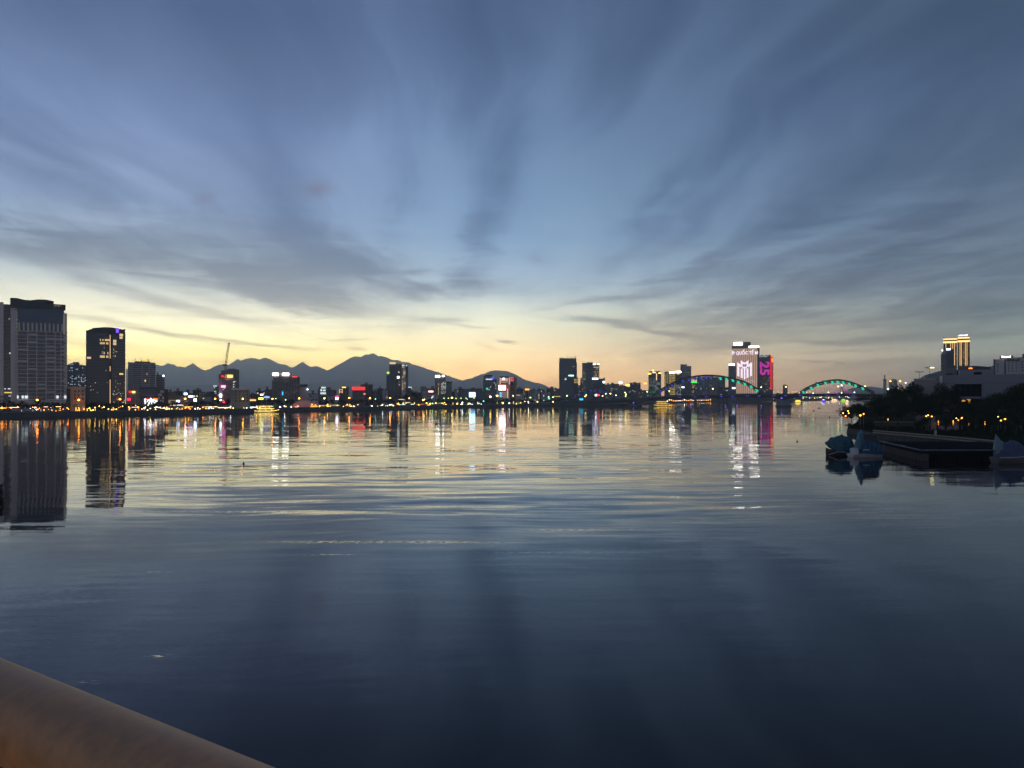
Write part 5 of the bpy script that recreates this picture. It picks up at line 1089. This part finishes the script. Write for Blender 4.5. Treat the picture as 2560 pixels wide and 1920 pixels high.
# jetty
jt = empty('jetty', (110, 188, 0), 'dark concrete jetty with a pale kerb running out beside the moored boats', 'jetty')
jd = [(102.5,207),(94.7,171.5),(112.8,171.5),(143,171.5),(143,207)]
mb = MB(); n = len(jd); vs = [(x-110,y-188,1.55) for x, y in jd]+[(x-110,y-188,2.25) for x, y in jd]; mb.add(vs, [tuple(range(n-1,-1,-1)), tuple(range(n, 2*n))]+[(i,(i+1)%n,(i+1)%n+n,i+n) for i in range(n)]); mb.obj('deck', W_('jetty_deck', (.022,.022,.024), 1.0, grain=.25, gscale=.6, spec=0.), jt)
kerbm = W_('jetty_kerb', (.26,.25,.29), .9, grain=.25, gscale=.8, spec=0.)
for (a, b__) in (((102.5,207),(94.7,171.5)), ((94.7,171.5),(143,171.5))):
    n_ = 9 if a[0] > 100 else 12
    for k in range(n_):
        p = Vector((a[0]+(b__[0]-a[0])*(k+.03)/n_-110, a[1]+(b__[1]-a[1])*(k+.03)/n_-188, 2.35)); q = Vector((a[0]+(b__[0]-a[0])*(k+.97)/n_-110, a[1]+(b__[1]-a[1])*(k+.97)/n_-188, 2.35))
        dv = (q-p).normalized(); nn = Vector((-dv.y, dv.x, 0))*.22; u_ = Vector((0,0,.22+(.1 if k % 4 == 1 and a[0] > 100 else 0))); mb = MB()
        mb.add([p-nn,q-nn,q+nn,p+nn,p-nn+u_,q-nn+u_,q+nn+u_,p+nn+u_], [(0,1,5,4),(1,2,6,5),(2,3,7,6),(3,0,4,7),(4,5,6,7)]); mb.obj('kerb_block', kerbm, jt)
mb = MB(); mb.add([(102.3-110,207-188,.1),(94.5-110,171.3-188,-.5),(94.5-110,171.3-188,1.6),(102.3-110,207-188,1.6)], [(0,1,2,3)]); mb.add([(94.5-110,171.3-188,-.5),(96.5-110,171.3-188,-.5),(96.5-110,171.3-188,1.6),(94.5-110,171.3-188,1.6)], [(0,1,2,3)]); mb.obj('side_wall', W_('jetty_wall', (.10,.085,.085), 1., grain=.3, gscale=.6, spec=0.), jt)
for x in (99,104.5,110,115.5,121,127,133,139):
    for y in (173,189,204): mb = MB(); mb.tube([(x-110,y-188,-1.5),(x-110,y-188,1.6)], .35, 8); mb.obj('pile', W_('underjetty_shade', (.02,.02,.02), 1., spec=0.), jt)  # near-black colour carries the shade beneath the jetty
cube('shade_wall', MATS['underjetty_shade'], jt, (10.5, -13, .4), (47, .5, 3.4))  # added black wall behind the front piles, standing in for shade under the deck
# moored boats under tarpaulins
def loft(secs, seed, fold=.12, n=14, closed=True):
    """skin over rounded cross-sections: (x, half-width, z_bottom, z_top, bulge)"""
    vs = []; fs = []; n = 30; S2 = []
    for a, b__ in zip(secs, secs[1:]):
        for q in range(5): t_ = q/5; S2.append(tuple(a[k]+(b__[k]-a[k])*t_ for k in range(5)))
    secs = S2+[secs[-1]]
    for i, (x, w, z0, z1, ex) in enumerate(secs):
        for k in range(n+1):
            a = math.pi*k/n; c, s_ = math.cos(a), math.sin(a)
            y = -w*math.copysign(abs(c)**ex, c); z = z0+(z1-z0)*abs(s_)**ex
            f = 1+fold*noise.noise(Vector((x*.9+seed, y*1.6, z*1.6)))*1.3-fold*.9*abs(noise.noise(Vector((x*2.6+z*.8+seed, y*1.1, z*.9))))+fold*.35*noise.noise(Vector((x*5, y*5, z*3+seed))); vs.append((x+fold*noise.noise(Vector((y*2, z*2, seed))), y*f, z0+(z-z0)*f))
    for i in range(len(secs)-1):
        for k in range(n): fs.append((i*(n+1)+k, i*(n+1)+k+1, (i+1)*(n+1)+k+1, (i+1)*(n+1)+k))
    fs += [tuple(range(n, -1, -1)), tuple(range((len(secs)-1)*(n+1), len(secs)*(n+1)))]
    mb = MB(); mb.add(vs, fs); return mb
def hullm(L_, w, h, bow, mat, e, name='hull'):
    mb = MB(); n = 16; vs = []
    for i in range(n+1):
        s_ = i/n; ww = w*(1-s_**3.2)**.7+.03; sh_ = h*(1+bow*s_**2.5); x = -L_/2+L_*s_
        vs += [(x,-ww,sh_),(x,-ww*.92,sh_*.55),(x*.97,-ww*.5,-.35),(x*.97,ww*.5,-.35),(x,ww*.92,sh_*.55),(x,ww,sh_)]
    fs = [(i*6+k, i*6+(k+1) % 6, (i+1)*6+(k+1) % 6, (i+1)*6+k) for i in range(n) for k in range(6)]+[(5,4,3,2,1,0)]
    mb.add(vs, fs); return mb.obj(name, mat, e, smooth=False)
tarp_b = W_('blue_tarpaulin', (.018,.09,.17), .65, grain=.25, gscale=1.2); tarp_t = W_('teal_tarpaulin', (.035,.14,.18), .65, grain=.25, gscale=1.0); tarp_l = W_('faded_blue_tarpaulin', (.11,.24,.30), .7, grain=.3, gscale=1.4); tarp_g = W_('grey_blue_tarpaulin', (.09,.11,.19), .7, grain=.25, gscale=1.2)
gel = W_('white_gelcoat', (.62,.60,.60), .3, grain=.06, gscale=1.)
def P0(px, D): return ((px-CX)/F*D, D, 0)
b1 = empty('moored_boat', P0(2098, 187), 'teal covered boat with its pointed bow to the left, outermost at the quay', 'boat', rz=math.pi-.12)
h1 = hullm(6.6, 1.35, 1.0, .9, W_('dark_hull', (.05,.045,.045), .5, grain=.1), b1)
loft([(-3.25,1.1,.9,3.4,.7),(-2.9,1.35,.6,4.5,.62),(-1.5,1.55,.6,4.95,.6),(0,1.6,.9,5.05,.58),(1.2,1.5,1.3,4.85,.6),(2.1,1.25,1.8,4.4,.65),(2.7,.85,2.4,3.85,.7),(3.1,.5,2.7,3.5,.8),(3.45,.2,2.9,3.4,.9)], 3, .13).obj('tarpaulin', tarp_t, b1, smooth=True)
loft([(-3.3,1.2,.4,3.0,.7),(-2.6,1.62,.25,4.4,.6),(-1.3,1.68,.4,4.75,.58),(-.3,1.66,.9,4.7,.6)], 5, .16).obj('tarpaulin_fold', tarp_b, b1, smooth=True)
mb = MB(); mb.tube([(2.9,-1.0,.2),(.8,-1.45,1.0),(-1.5,-1.5,.9)], .09, 5); mb.tube([(2.9,1.0,.2),(.8,1.45,1.0),(-1.5,1.5,.9)], .09, 5); mb.obj('rub_rail', gel, h1)
b2 = empty('moored_boat', P0(2166, 182), 'white boat with a blue tarpaulin over its cabin and a white stern box', 'boat', rz=.10)
h2 = hullm(8.4, 1.6, .85, .9, gel, b2)
loft([(-1.9,1.1,1.0,4.3,.6),(-.8,1.7,.85,4.6,.55),(.8,1.75,.8,4.5,.52),(2.2,1.65,.7,4.0,.55),(3.2,1.4,.7,3.0,.6),(4.1,.6,.9,1.8,.8)], 7, .14).obj('tarpaulin', tarp_b, b2, smooth=True)
loft([(-2.9,.5,1.2,2.8,.8),(-2.5,.9,1.6,4.4,.75),(-1.9,1.0,2.2,6.2,.8),(-1.2,.85,3.2,6.35,.8),(-.8,.35,4.0,6.2,.9)], 11, .2).obj('raised_tarpaulin', tarp_l, b2, smooth=True)
loft([(-1.2,1.2,4.2,6.0,.5),(.5,1.3,4.1,5.9,.45),(2.2,1.25,3.8,5.7,.5),(2.8,1.0,3.6,5.2,.6)], 13, .06).obj('cabin_top', dark, b2, smooth=True)
for x, y in ((-1.4,-1.2),(2.3,-1.2),(-1.4,1.2),(2.3,1.2)): mb = MB(); mb.tube([(x,y,.8),(x,y,5.2)], .05, 5); mb.obj('cabin_post', steel, b2)
loft([(-3.9,.75,.8,2.2,.35),(-3.4,.8,.8,2.35,.3),(-2.7,.8,.8,2.3,.3),(-2.3,.7,.8,1.9,.4)], 17, .02).obj('stern_box', gel, b2, smooth=True)
mb = MB(); mb.box(-4.3,-1.3,.55,-2.2,1.3,.8); mb.obj('swim_platform', gel, h2)
mb = MB(); mb.box(-1.9,-1.72,1.75,-.2,-1.66,2.0); mb.obj('side_panel', gel, b2)
mb = MB()
for q in range(5): mb.tube([(-2.0+q*1.25,-1.78,1.3+.25*(q % 2)),(-1.5+q*1.2,-1.80,2.1),(-1.2+q*1.2,-1.72,3.6)], .05, 4)
mb.obj('lashing_rope', tarp_l, b2)
b3 = empty('moored_boat', P0(2527, 166), 'boat under a grey-blue tarpaulin peaked like a tent, cut by the right photo edge', 'boat', rz=.12)
h3 = hullm(8.2, 1.5, 1.3, .4, W_('dull_hull', (.16,.14,.14), .5, grain=.15), b3)
loft([(-3.4,1.1,1.4,3.2,.7),(-2.0,1.5,1.2,4.4,.6),(-.2,1.6,1.2,5.0,.55),(1.3,1.5,1.3,4.7,.6),(2.6,1.3,1.4,3.9,.65),(3.6,.6,1.6,2.6,.8)], 19, .2).obj('tarpaulin', tarp_g, b3, smooth=True)
mb = MB(); vs = [(-4.6,-.9,3.1),(-3.6,1.0,3.0),(-2.6,-.9,2.4),(-3.9,-.2,6.6),(-1.9,-.5,3.9),(-2.1,.8,3.6),(-4.5,-.8,2.0)]; mb.add(vs, [(0,2,3),(2,4,3),(4,5,3),(5,1,3),(1,0,3),(0,6,2)]); mb.obj('peaked_cover', W_('pale_cover', (.20,.28,.31), .7, grain=.2, gscale=2.), b3)
mb = MB(); mb.tube([(-3.9,-1.5,1.35),(0,-1.62,1.35),(3.2,-1.1,1.6)], .08, 5); mb.obj('rub_rail', gel, h3)
# garden wall panels with upright lights
gw = empty('garden_wall', (150, 262, RZ), 'row of pale garden wall panels behind the quay under the trees', 'wall')
DW = 262
for a, c in ((2328,2341),(2347,2361),(2366,2382),(2384,2396)): p = PT((a+c)/2, 0, DW); cube('wall_panel', W_('garden_panel', (.34,.27,.28), .85, grain=.1), gw, (p.x-150, 0, 1.5+.9), ((c-a)*DW/F, .3, 2.6))
cube('wall_base', quay, gw, (PT(2362,0,DW).x-150, .25, .55), (70*DW/F, .3, 1.1))
for k, (x, y0, y1) in enumerate(((2346,1051,1063),(2383,1051,1062.5),(2422,1051,1062.5),(2462.5,1053,1062),(2220,1046.5,1051))):
    p = PT(x, y1, DW-1); e = empty('garden_light', (p.x, p.y, RZ), f'upright orange light post under the dark trees, number {["one","two","three","four","at the lit path"][k]} from the left'.replace('number at','standing at').replace(' from the left','' if k == 4 else ' from the left'), 'garden light', 'upright orange garden lights')
    h0 = p.z-RZ; h = (y1-y0)*DW/F; cube('light_tube', E('amber_tube', (1.0,.40,.06), 2.6), e, (0,0,h0+h/2), (.2,.2,h)); cube('post', black_s, e, (0,.22,(h0+h)/2), (.16,.16,h0+h))
st_ = empty('marker_stone', (PT(2339,0,240).x, 240, RZ), 'small pale upright stone standing behind the balustrade', 'stone'); cube('stone', pale, st_, (0,0,1.0), (.6,.35,1.7)); cube('foot', conc_d, st_, (0,0,.08), (.9,.6,.16))
for k, (x, y) in enumerate([(2108,1033),(2114,1040),(2122,1033),(2120,1027.5),(2151,1038.5),(2159,1034.5),(2315.5,1040.5),(2320.5,1038),(2329.5,1041),(2395,1050),(2404.5,1045),(2391,1046),(2502,1051.5),(2512.5,1047.5),(2495,1042),(2553,1050)]):
    D = 318 if x < 2130 else 300 if x < 2170 else 268; big = x in (2151, 2395, 2404.5, 2502, 2512.5)
    m_ = e_amber2 if k not in (14, 15, 11) else (e_lampy if k != 15 else E('dim_pink_lamp', (1.0,.3,.4), 2.0))
    pos = {2108:'leftmost globe at the tree point',2114:'lowest globe at the tree point',2122:'right globe at the tree point',2120:'topmost globe at the tree point',2151:'larger of two behind the tree point',2159:'smaller of two behind the tree point',2315.5:'left of the trio right of the bare trunks',2320.5:'tiny middle one right of the bare trunks',2329.5:'right of the trio right of the bare trunks',
           2395:'lower bright one above the second light post',2404.5:'upper bright one above the second light post',2391:'faint one left of the bright pair',2502:'lower bright one at the right',2512.5:'upper bright one at the right',2495:'pale one above the bright pair at the right',2553:'dim pinkish one at the right edge'}[x]
    lamp('globe_lamp', x, y, D, RZ, m_, f'amber garden globe lamp, the {pos}' if m_ is e_amber2 else f'garden lamp, the {pos}', 'globe lamps of the right bank', (.30 if big else .2)*(D/268), pole_r=.05)
# white museum and neighbours
inkm = W_('ink_recess', (.015,.015,.018), .9, spec=0.)
mz = W_('museum_panel', (.28,.27,.31), .75, grain=.05, gscale=.2)
t = Bd('museum', 'big windowless pale museum block with a recessed dark glass front above the trees', 2346, 2620, 936, 340, 45, None, base=RZ)
t.box('wall', 2346, 936, 2384, 1030, mz, 0, 45); t.box('wall', 2454, 936, 2560, 1030, mz, 0, 45); t.box('lintel_wall', 2384, 936, 2454, 959.5, mz, 0, 45); t.box('wall', 2384, 959.5, 2454, 1030, inkm, 3, 45); t.box('wall', 2560, 936, 2640, 1030, mz, 0, 45)
for k in range(5): t.box('mullion', 2384+k*14+13.4, 959.5, 2384+k*14+14.2, 992, black_s, 2.7, 3.1)
t.box('canopy', 2398, 991.5, 2452, 996.5, mz, -6, 4); t.box('corner_pier', 2345, 938, 2352, 1010, conc, -.6, 2); t.box('corner_pier', 2338.5, 949, 2345, 975, pale, 1, 6)
t.box('upper_wall', 2393, 922, 2484, 936, mz, 8, 40); t.box('upper_window', 2433, 928.5, 2453.5, 936, inkm, 7.8, 8.2); t.box('upper_pier', 2393, 922.5, 2396.5, 937, pale, 7.5, 9); t.box('roof_box', 2358, 920, 2388, 936, conc_d, 12, 30); t.box('roof_box', 2361, 931, 2376, 936, dark, 6, 12)
for k in range(3): t.box('panel_joint', 2352+k*66+66*.6, 960, 2352.4+k*66+66*.6, 1020, dark, -.03, .02)
t.box('panel_joint', 2352, 957.5, 2384, 958, dark, -.03, .02); t.box('panel_joint', 2454, 957.5, 2560, 958, dark, -.03, .02)
t.box('lit_door', 2416, 998, 2426, 1008, E('amber_doorway', (1.0,.42,.08), .55), -1, 0); t.box('door_opening', 2415, 1000, 2420, 1008, black_s, -1.1, -.9)
for a, c, y0, y1 in ((2360,2363,998,1008),(2364,2366.5,999,1009),(2369,2371.5,999,1006),(2393,2400,1000,1003),(2402,2412,1000,1004.5)): t.box('lit_window', a, y0, c, y1, E('amber_window', (1.0,.45,.1), .7), -1, -.8)
t = Bd('pavilion', 'plain pinkish-grey windowless block left of the big museum', 2285, 2338, 948, 350, 30, W_('pink_grey_render', (.38,.31,.30), .8, grain=.06, gscale=.2), base=RZ)
t.box('parapet', 2284, 946.5, 2339, 949, pale, -.3, 30); t.box('side_recess', 2279.5, 953, 2285, 984, dark, 1, 20); t.box('edge_fin', 2277.5, 953, 2279.5, 984, conc, .5, 3); t.box('notch', 2330, 957, 2337, 967, rosy, -.15, .1); t.box('roof_hatch', 2308.5, 939, 2313, 946.6, pale, 4, 8)
# twin gold towers
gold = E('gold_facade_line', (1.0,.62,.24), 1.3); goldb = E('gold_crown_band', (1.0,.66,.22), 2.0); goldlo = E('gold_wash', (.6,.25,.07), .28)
t = Bd('hotel_tower', 'left, shorter of the twin towers outlined in gold lines', 2358.5, 2392, 847, 1200, 26, brown, base=RZ)
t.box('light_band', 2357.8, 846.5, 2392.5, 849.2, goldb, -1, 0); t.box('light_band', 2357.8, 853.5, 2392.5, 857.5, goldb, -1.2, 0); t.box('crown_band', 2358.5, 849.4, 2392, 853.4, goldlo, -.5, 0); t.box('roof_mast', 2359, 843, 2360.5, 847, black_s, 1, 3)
for x, y1 in ((2364.7,871),(2376.7,873),(2381.7,872),(2386.3,913)): t.box('light_strip', x-.6, 857.5, x+.6, y1, gold, -.8, 0)
t.grid('windows', 2388, 860, 2392, 912, 2, 22, [e_winy, glass_d], [.15, .5], .4, .4, seed=2); t.box('wall_panel', 2360, 858, 2363.5, 875, dark, -.2, 0)
t = Bd('hotel_tower', 'right, taller of the twin towers outlined in gold lines with white roof letters', 2394.5, 2424.5, 842, 1210, 28, brown, base=RZ)
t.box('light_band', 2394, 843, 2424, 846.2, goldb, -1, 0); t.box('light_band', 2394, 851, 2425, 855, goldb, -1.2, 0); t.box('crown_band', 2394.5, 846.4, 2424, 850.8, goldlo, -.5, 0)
for x in (2400, 2403.4, 2413.6, 2417.5): t.box('light_strip', x-.6, 855, x+.6, 914, gold, -.8, 0)
t.grid('windows', 2407, 857, 2411.5, 912, 2, 24, [e_winy, e_win, glass_d], [.35, .2, .4], .4, .4, seed=2); t.grid('windows', 2419, 857, 2424, 912, 2, 24, [e_winy, glass_d], [.08, .6], .4, .4, seed=3)
t.sign('white roof lettering on the taller gold-lined twin tower', 2395.5, 836.8, 2420.5, 839.8, E('lilac_white_letters', (.85,.8,1.0), 5.0), '~', front=-.6)
t = Bd('office_tower', 'dark tower standing in front of the gold-lined twins', 2365, 2385, 874, 900, 22, W_('ink_blue_render', (.10,.10,.14), .7, grain=.1), base=RZ)
t.box('wing_wall', 2352, 883, 2365, 924, conc_d, 1, 20); t.box('wing_top', 2355, 876, 2365, 883, conc_d, 2, 18); t.box('lower_wall', 2352, 921, 2386, 940, conc_d, -1, 20)
for k in range(8): t.box('window_band', 2352.5, 887+k*4.6, 2364.5, 889.2+k*4.6, glass_d, .8, 1.05)
t.sign('white roof light on the dark tower before the gold twins', 2365.5, 871.5, 2376, 875, e_white, front=-.4); t.sign('round white light at the left shoulder of the dark tower', 2354.3, 874, 2357, 877.5, e_white, front=-.4)
# right hotel
t = Bd('hotel_block', 'pale stepped hotel with white roof letters at the right edge', 2488, 2511, 898, 600, 20, pale, base=RZ)
t.box('wall', 2511, 899, 2514.5, 960, dark, .6, 20); t.box('wall', 2514.5, 902, 2549, 960, pale, 0, 20); t.box('wall', 2549, 897, 2620, 960, pale, -1.5, 20); t.box('corner_wall', 2483.5, 897.5, 2488, 960, dark, .5, 18)
t.box('roof_block', 2499, 889.5, 2533, 898, conc_d, 2, 14); t.box('roof_band', 2516, 899, 2560, 903, dark, -.4, 20); t.box('roof_block', 2533, 894, 2562, 899.5, conc_d, 4, 14); t.box('roof_block', 2556, 886, 2600, 897, conc_d, 2, 14)
for j in range(4):
    t.box('window', 2491.5, 909.5+j*6.2, 2497.5, 911.8+j*6.2, glass_d, -.1, .05)
    for x in (2520, 2529, 2538.5): t.box('window', x, 905.5+j*6.8, x+3.4, 908.8+j*6.8, glass_d, -.1, .05)
    t.box('window', 2553, 904+j*7, 2557, 908+j*7, glass_d, -1.6, -1.45)
for k in range(4): t.box('balcony', 2484, 900+k*9.5, 2487.5, 904.5+k*9.5, glass_d, .3, .52)
t.sign('white letters reading grand on the pale hotel roof', 2509, 889.5, 2526, 894.5, e_white, 'rand', front=-.6)
s_ = t.sign('round pink-white emblem before the roof letters on the pale hotel', 2503.5, 889.8, 2508, 894.5, E('rosy_emblem', (1.0,.5,.55), 3.5), None, front=-.6)
t.sign('faint second row of roof letters on the pale hotel', 2534, 896.8, 2547, 898.8, e_wind, '~', front=-.6)
t = Bd('orange_roof_building', 'low roofline with an orange light behind the museum', 2424, 2476, 917, 700, 20, dark, base=RZ); mb = MB(); prism(mb, [(t.u(2422),t.z(917.5)),(t.u(2478),t.z(920)),(t.u(2465),t.z(916.5)),(t.u(2432),t.z(914)),(t.u(2424),t.z(914.8))], -1, 18); mb.obj('curved_roof', dark, t.e)
t.sign('orange light under the curved roofline behind the museum', 2421.5, 919, 2431, 922, e_orange, front=-2)
t = Bd('villa', 'pale small house block above the left end of the dark trees', 2208, 2216, 950, 620, 12, pale, base=RZ); t.roof(2, 1)
t = Bd('villa', 'pale flat-roofed house block with lamps above the dark trees', 2222, 2243, 950, 620, 12, pale, base=RZ); t.box('roof_drum', 2228, 947.5, 2240, 950.5, pale, 1, 9); t.grid('windows', 2223, 952, 2242, 962, 5, 3, [glass_d, e_wind], [.7, .1])
for k, (x, y, m_, s_) in enumerate(((2226,953,e_lampo,.7),(2250.5,953,e_lampo,.7),(2264,957,e_lamp,.5),(2220,972.5,e_lampg,.8))): lamp('street_lamp', x, y, 560, RZ, m_, f'lamp over the left end of the dark trees, {["in front of the flat-roofed house","right of the flat-roofed house","white one furthest right","greenish one lowest"][k]}', 'lamps over the tree mass', s_*.8)
def double_lamp(px, yt, yb, D, lit, label):
    p = PT(px, yt, D); e = empty('street_lamp', (p.x, D, RZ), label, 'street lamp', 'double-armed lamps of the right bank'); h = p.z-RZ; w = 9*D/F
    mb = MB(); mb.tube([(0,0,0),(0,0,h)], .16, 6, 0, .1); mb.obj('pole', steel, e)
    for s_ in (-1, 1): mb = MB(); mb.tube([(0,0,h-1.3),(s_*w*.5,0,h-1.0),(s_*w*.9,0,h-.8+.2*s_)], .08, 5); mb.obj('arm', steel, e); mb = MB(); mb.box(s_*w*.75-.9,-.3,h-.95,s_*w*.75+.9,.3,h-.6); mb.obj('lamp_head', (E('lit_yellow_head', (1.0,.8,.3), 5.0) if lit and s_ > 0 else steel), e)
double_lamp(2299, 926, 945, 420, False, 'unlit double-armed street lamp above the pinkish-grey block'); double_lamp(2323.5, 915.5, 935, 400, True, 'double-armed street lamp with its right head lit yellow')
ridge('hill', [(2270,960),(2300,946),(2312,938),(2340,930),(2356,926),(2376,935),(2400,950)], 2600, 0, 300, forest, .002, 3)
ridge('hill', [(2400,935),(2425,917),(2440,914.5),(2466,918),(2484,914),(2520,925),(2600,940)], 3000, 0, 300, forest, .002, 3)
# park trees
NC = [crown_mesh('crown', 1, 1, .8, 15, 6500, .040, [leaf, leaf2], s, .25) for s in (11, 12, 13, 14)]
NT = [trunk_mesh('trunk', 1, .045, s, .55, 7) for s in (5, 6, 7)]
TR = [(2128,1052,322,14,9.5,.6,'leftmost tree leaning over the water at the point'),(2150,1050,330,17,11,0,'second tree from the point'),(2185,1040,345,19,14,0,'tree behind the globe lamps of the point'),(2222,1040,350,22,17.5,0,'tallest rounded tree left of the pinkish block'),(2262,1040,345,22,20,0,'tree crown touching the pinkish block from the left'),
      (2205,1050,300,13,12,0,'nearer tree with a bare trunk before the lit path'),(2245,1052,292,15,12.5,0,'nearer tree with a forked bare trunk'),(2285,1050,300,17,15,0,'tree in front of the foot of the pinkish block'),(2325,1045,305,18,13.5,0,'tree hiding the foot between the two pale blocks'),(2350,1040,322,16,19,0,'flat-topped tree before the left museum corner'),
      (2374,1040,322,15,20,0,'flat-topped tree before the museum glass front'),(2405,1050,290,17,11,0,'low tree under the museum canopy'),(2440,1050,290,18,12.5,0,'tree right of the lit museum doorway'),(2478,1045,310,20,16,0,'tree before the blank museum wall'),(2515,1045,300,20,15.5,0,'tree before the right half of the museum wall'),(2552,1045,300,22,20,0,'tall tree at the right photo edge'),(2590,1045,290,20,19,0,'tree outside the right photo edge'),
      (2305,1060,255,10,6.5,0,'small round tree behind the balustrade middle'),(2420,1065,250,12,7.5,0,'small tree above the third light post'),(2480,1065,245,13,8.5,0,'small tree between the right light posts'),(2540,1065,240,13,9,0,'small tree near the tent-shaped boat cover'),(2365,1065,255,9,6.8,0,'small tree over the first light post')]
for k, (x, y, D, cw, h, ln, lb_) in enumerate(TR):
    p = PT(x, y, D); e = tree(p.x, p.y, D, RZ, lb_[0].upper()*0+'dark '+lb_, 'trees of the right bank', cw*.42*(D/300), h, NC, NT, k)
HB = crown_mesh('bush', 1, 1, .7, 10, 1500, .09, [leaf, leaf2], 31)
for k in range(26):
    x = 2122+k*17.4; D = 250 if x > 2190 else 305; p = PT(x, 1060, D+6*math.sin(k*2.1)); e = empty('shrub', (max(p.x, 133), p.y, RZ), f'dark clipped shrub {"by the tree point" if x < 2200 else "behind the balustrade" if x < 2400 else "behind the jetty"}', 'shrub', f'shrubs {"by the tree point" if x < 2200 else "behind the balustrade" if x < 2400 else "behind the jetty"}')
    o = bpy.data.objects.new('foliage', HB); COL.objects.link(o); o.parent = e; o.scale = (1.9, 1.6, 1.5); o.location = (0,0,.9); o.rotation_euler = (0,0,k)
pw = empty('park_path_wall', (150, 318, RZ), 'low pale wall with a lit coping seen between the tree trunks', 'wall'); cube('wall', quay, pw, (18, 0, .9), (24,.4,1.8)); cube('coping', W_('lit_coping', (.5,.42,.32), .8), pw, (18,-.05,1.9), (24.4,.6,.2))

# ------------------------------------------------------------------ the bridge we stand on
q1, q2, q3 = Vector((-1280, F, -(1643-HY))), Vector((690-1280, F, -930)), Vector((-1280, F, -(1915-HY)))   # upper edge (two sights) and lower edge
nn_ = q1.cross(q2); dirv = nn_.cross(Vector((0,0,1))).normalized(); dirv = -dirv if dirv.x > 0 else dirv
pr = lambda v: (v-dirv*v.dot(dirv)).normalized()
u1, u3 = pr(q1), pr(q3); half = u1.angle(u3)/2; mid = (u1+u3).normalized(); L_ = .54/-mid.z
a0 = mid*L_; nrm_ = Vector((-dirv.y, dirv.x, 0)); nrm_ = nrm_ if nrm_.dot(a0) > 0 else -nrm_
RR = L_*math.sin(half)
RAILZ = CZ-.54
def rail_pt(s_, dz=0., out_=0.): p = a0+dirv*s_+nrm_*out_; return Vector((p.x, p.y, RAILZ+dz))
railm = W_('painted_steel_rail', (.20,.145,.09), .5, grain=.3, gscale=34.)
hr = empty('bridge_railing', rail_pt(0, -1.0), 'wide rounded metal handrail of the bridge in the lower left corner', 'railing')
mb = MB(); mb.tube([rail_pt(-9)-hr.location, rail_pt(-4)-hr.location, rail_pt(0)-hr.location, rail_pt(4)-hr.location, rail_pt(14)-hr.location], RR, 48); mb.obj('handrail', railm, hr, smooth=True)
for k in range(-4, 7):
    q = rail_pt(k*2.0+.9)-hr.location; mb = MB(); mb.box(q.x-.04, q.y-.04, -.12, q.x+.04, q.y+.04, q.z-.1); mb.obj('post', steel, hr)
for z in (.25, .5, .72): mb = MB(); mb.tube([Vector((*(rail_pt(-9)-hr.location).xy, z)), Vector((*(rail_pt(14)-hr.location).xy, z))], .02, 8); mb.obj('lower_rail', steel, hr)
mb = MB(); ps = [rail_pt(-14, out_=.25), rail_pt(20, out_=.25), rail_pt(20, out_=-6), rail_pt(-14, out_=-6)]; zt, zb_ = CZ-1.6, CZ-2.4
mb.add([(p.x,p.y,zb_) for p in ps]+[(p.x,p.y,zt) for p in ps], [(3,2,1,0),(4,5,6,7),(0,1,5,4),(1,2,6,5),(2,3,7,6),(3,0,4,7)]); lab(mb.obj('bridge_deck', paving), kind='structure')
# warm lamp post of the footway, standing on the deck to the left behind the viewer
lp = rail_pt(1.5, out_=-1.0); e = empty('footway_lamp', (lp.x, lp.y, zt), 'low warm footway lamp on the bridge', 'lamp')
mb = MB(); mb.tube([(0,0,0),(0,0,.45)], .06, 10); mb.obj('post', steel, e); mb = MB(); mb.ball((0,0,.55), .11, 0, 14, 10); mb.obj('globe', E('warm_globe', (1.0,.45,.10), 24.0), e, smooth=True)

tl = rail_pt(-5.5, out_=-.35); e = empty('bridge_street_lamp', (tl.x, tl.y, zt), 'tall warm street lamp of the bridge standing beside the railing', 'street lamp')
mb = MB(); mb.tube([(0,0,0),(0,0,7.6),(.1,.2,8.0)], .11, 10, 0, .06); po = mb.obj('pole', steel, e); hd = nrm_*.9; mb = MB(); mb.ball((hd.x,hd.y,8.0), .28, 0, 12, 8, .5); mb.obj('lamp_head', E('warm_street_globe', (1.0,.66,.42), 330.0), po, smooth=True)
# ------------------------------------------------------------------ haze
def haze(density, color):
    bmh = bmesh.new(); bmesh.ops.create_cube(bmh, size=1.0)
    me = bpy.data.meshes.new('haze'); bmh.to_mesh(me); bmh.free()
    x0, x1, y0, y1, z0, z1 = -15500, 15500, -400, 16300, -4, 790
    for v in me.vertices: v.co = ((x0+x1)/2+v.co.x*(x1-x0), (y0+y1)/2+v.co.y*(y1-y0), (z0+z1)/2+v.co.z*(z1-z0))
    m = bpy.data.materials.new('haze_air'); m.use_nodes = True; n = m.node_tree; n.nodes.clear()
    o_ = n.nodes.new('ShaderNodeOutputMaterial'); v = n.nodes.new('ShaderNodeVolumePrincipled')
    v.inputs['Density'].default_value = density; v.inputs['Color'].default_value = (*color, 1); v.inputs['Anisotropy'].default_value = .7
    n.links.new(v.outputs[0], o_.inputs['Volume']); me.materials.append(m)
    o = bpy.data.objects.new('haze', me); COL.objects.link(o); o['kind'] = 'stuff'; return o
haze(HAZE, (.84,.93,1.0))
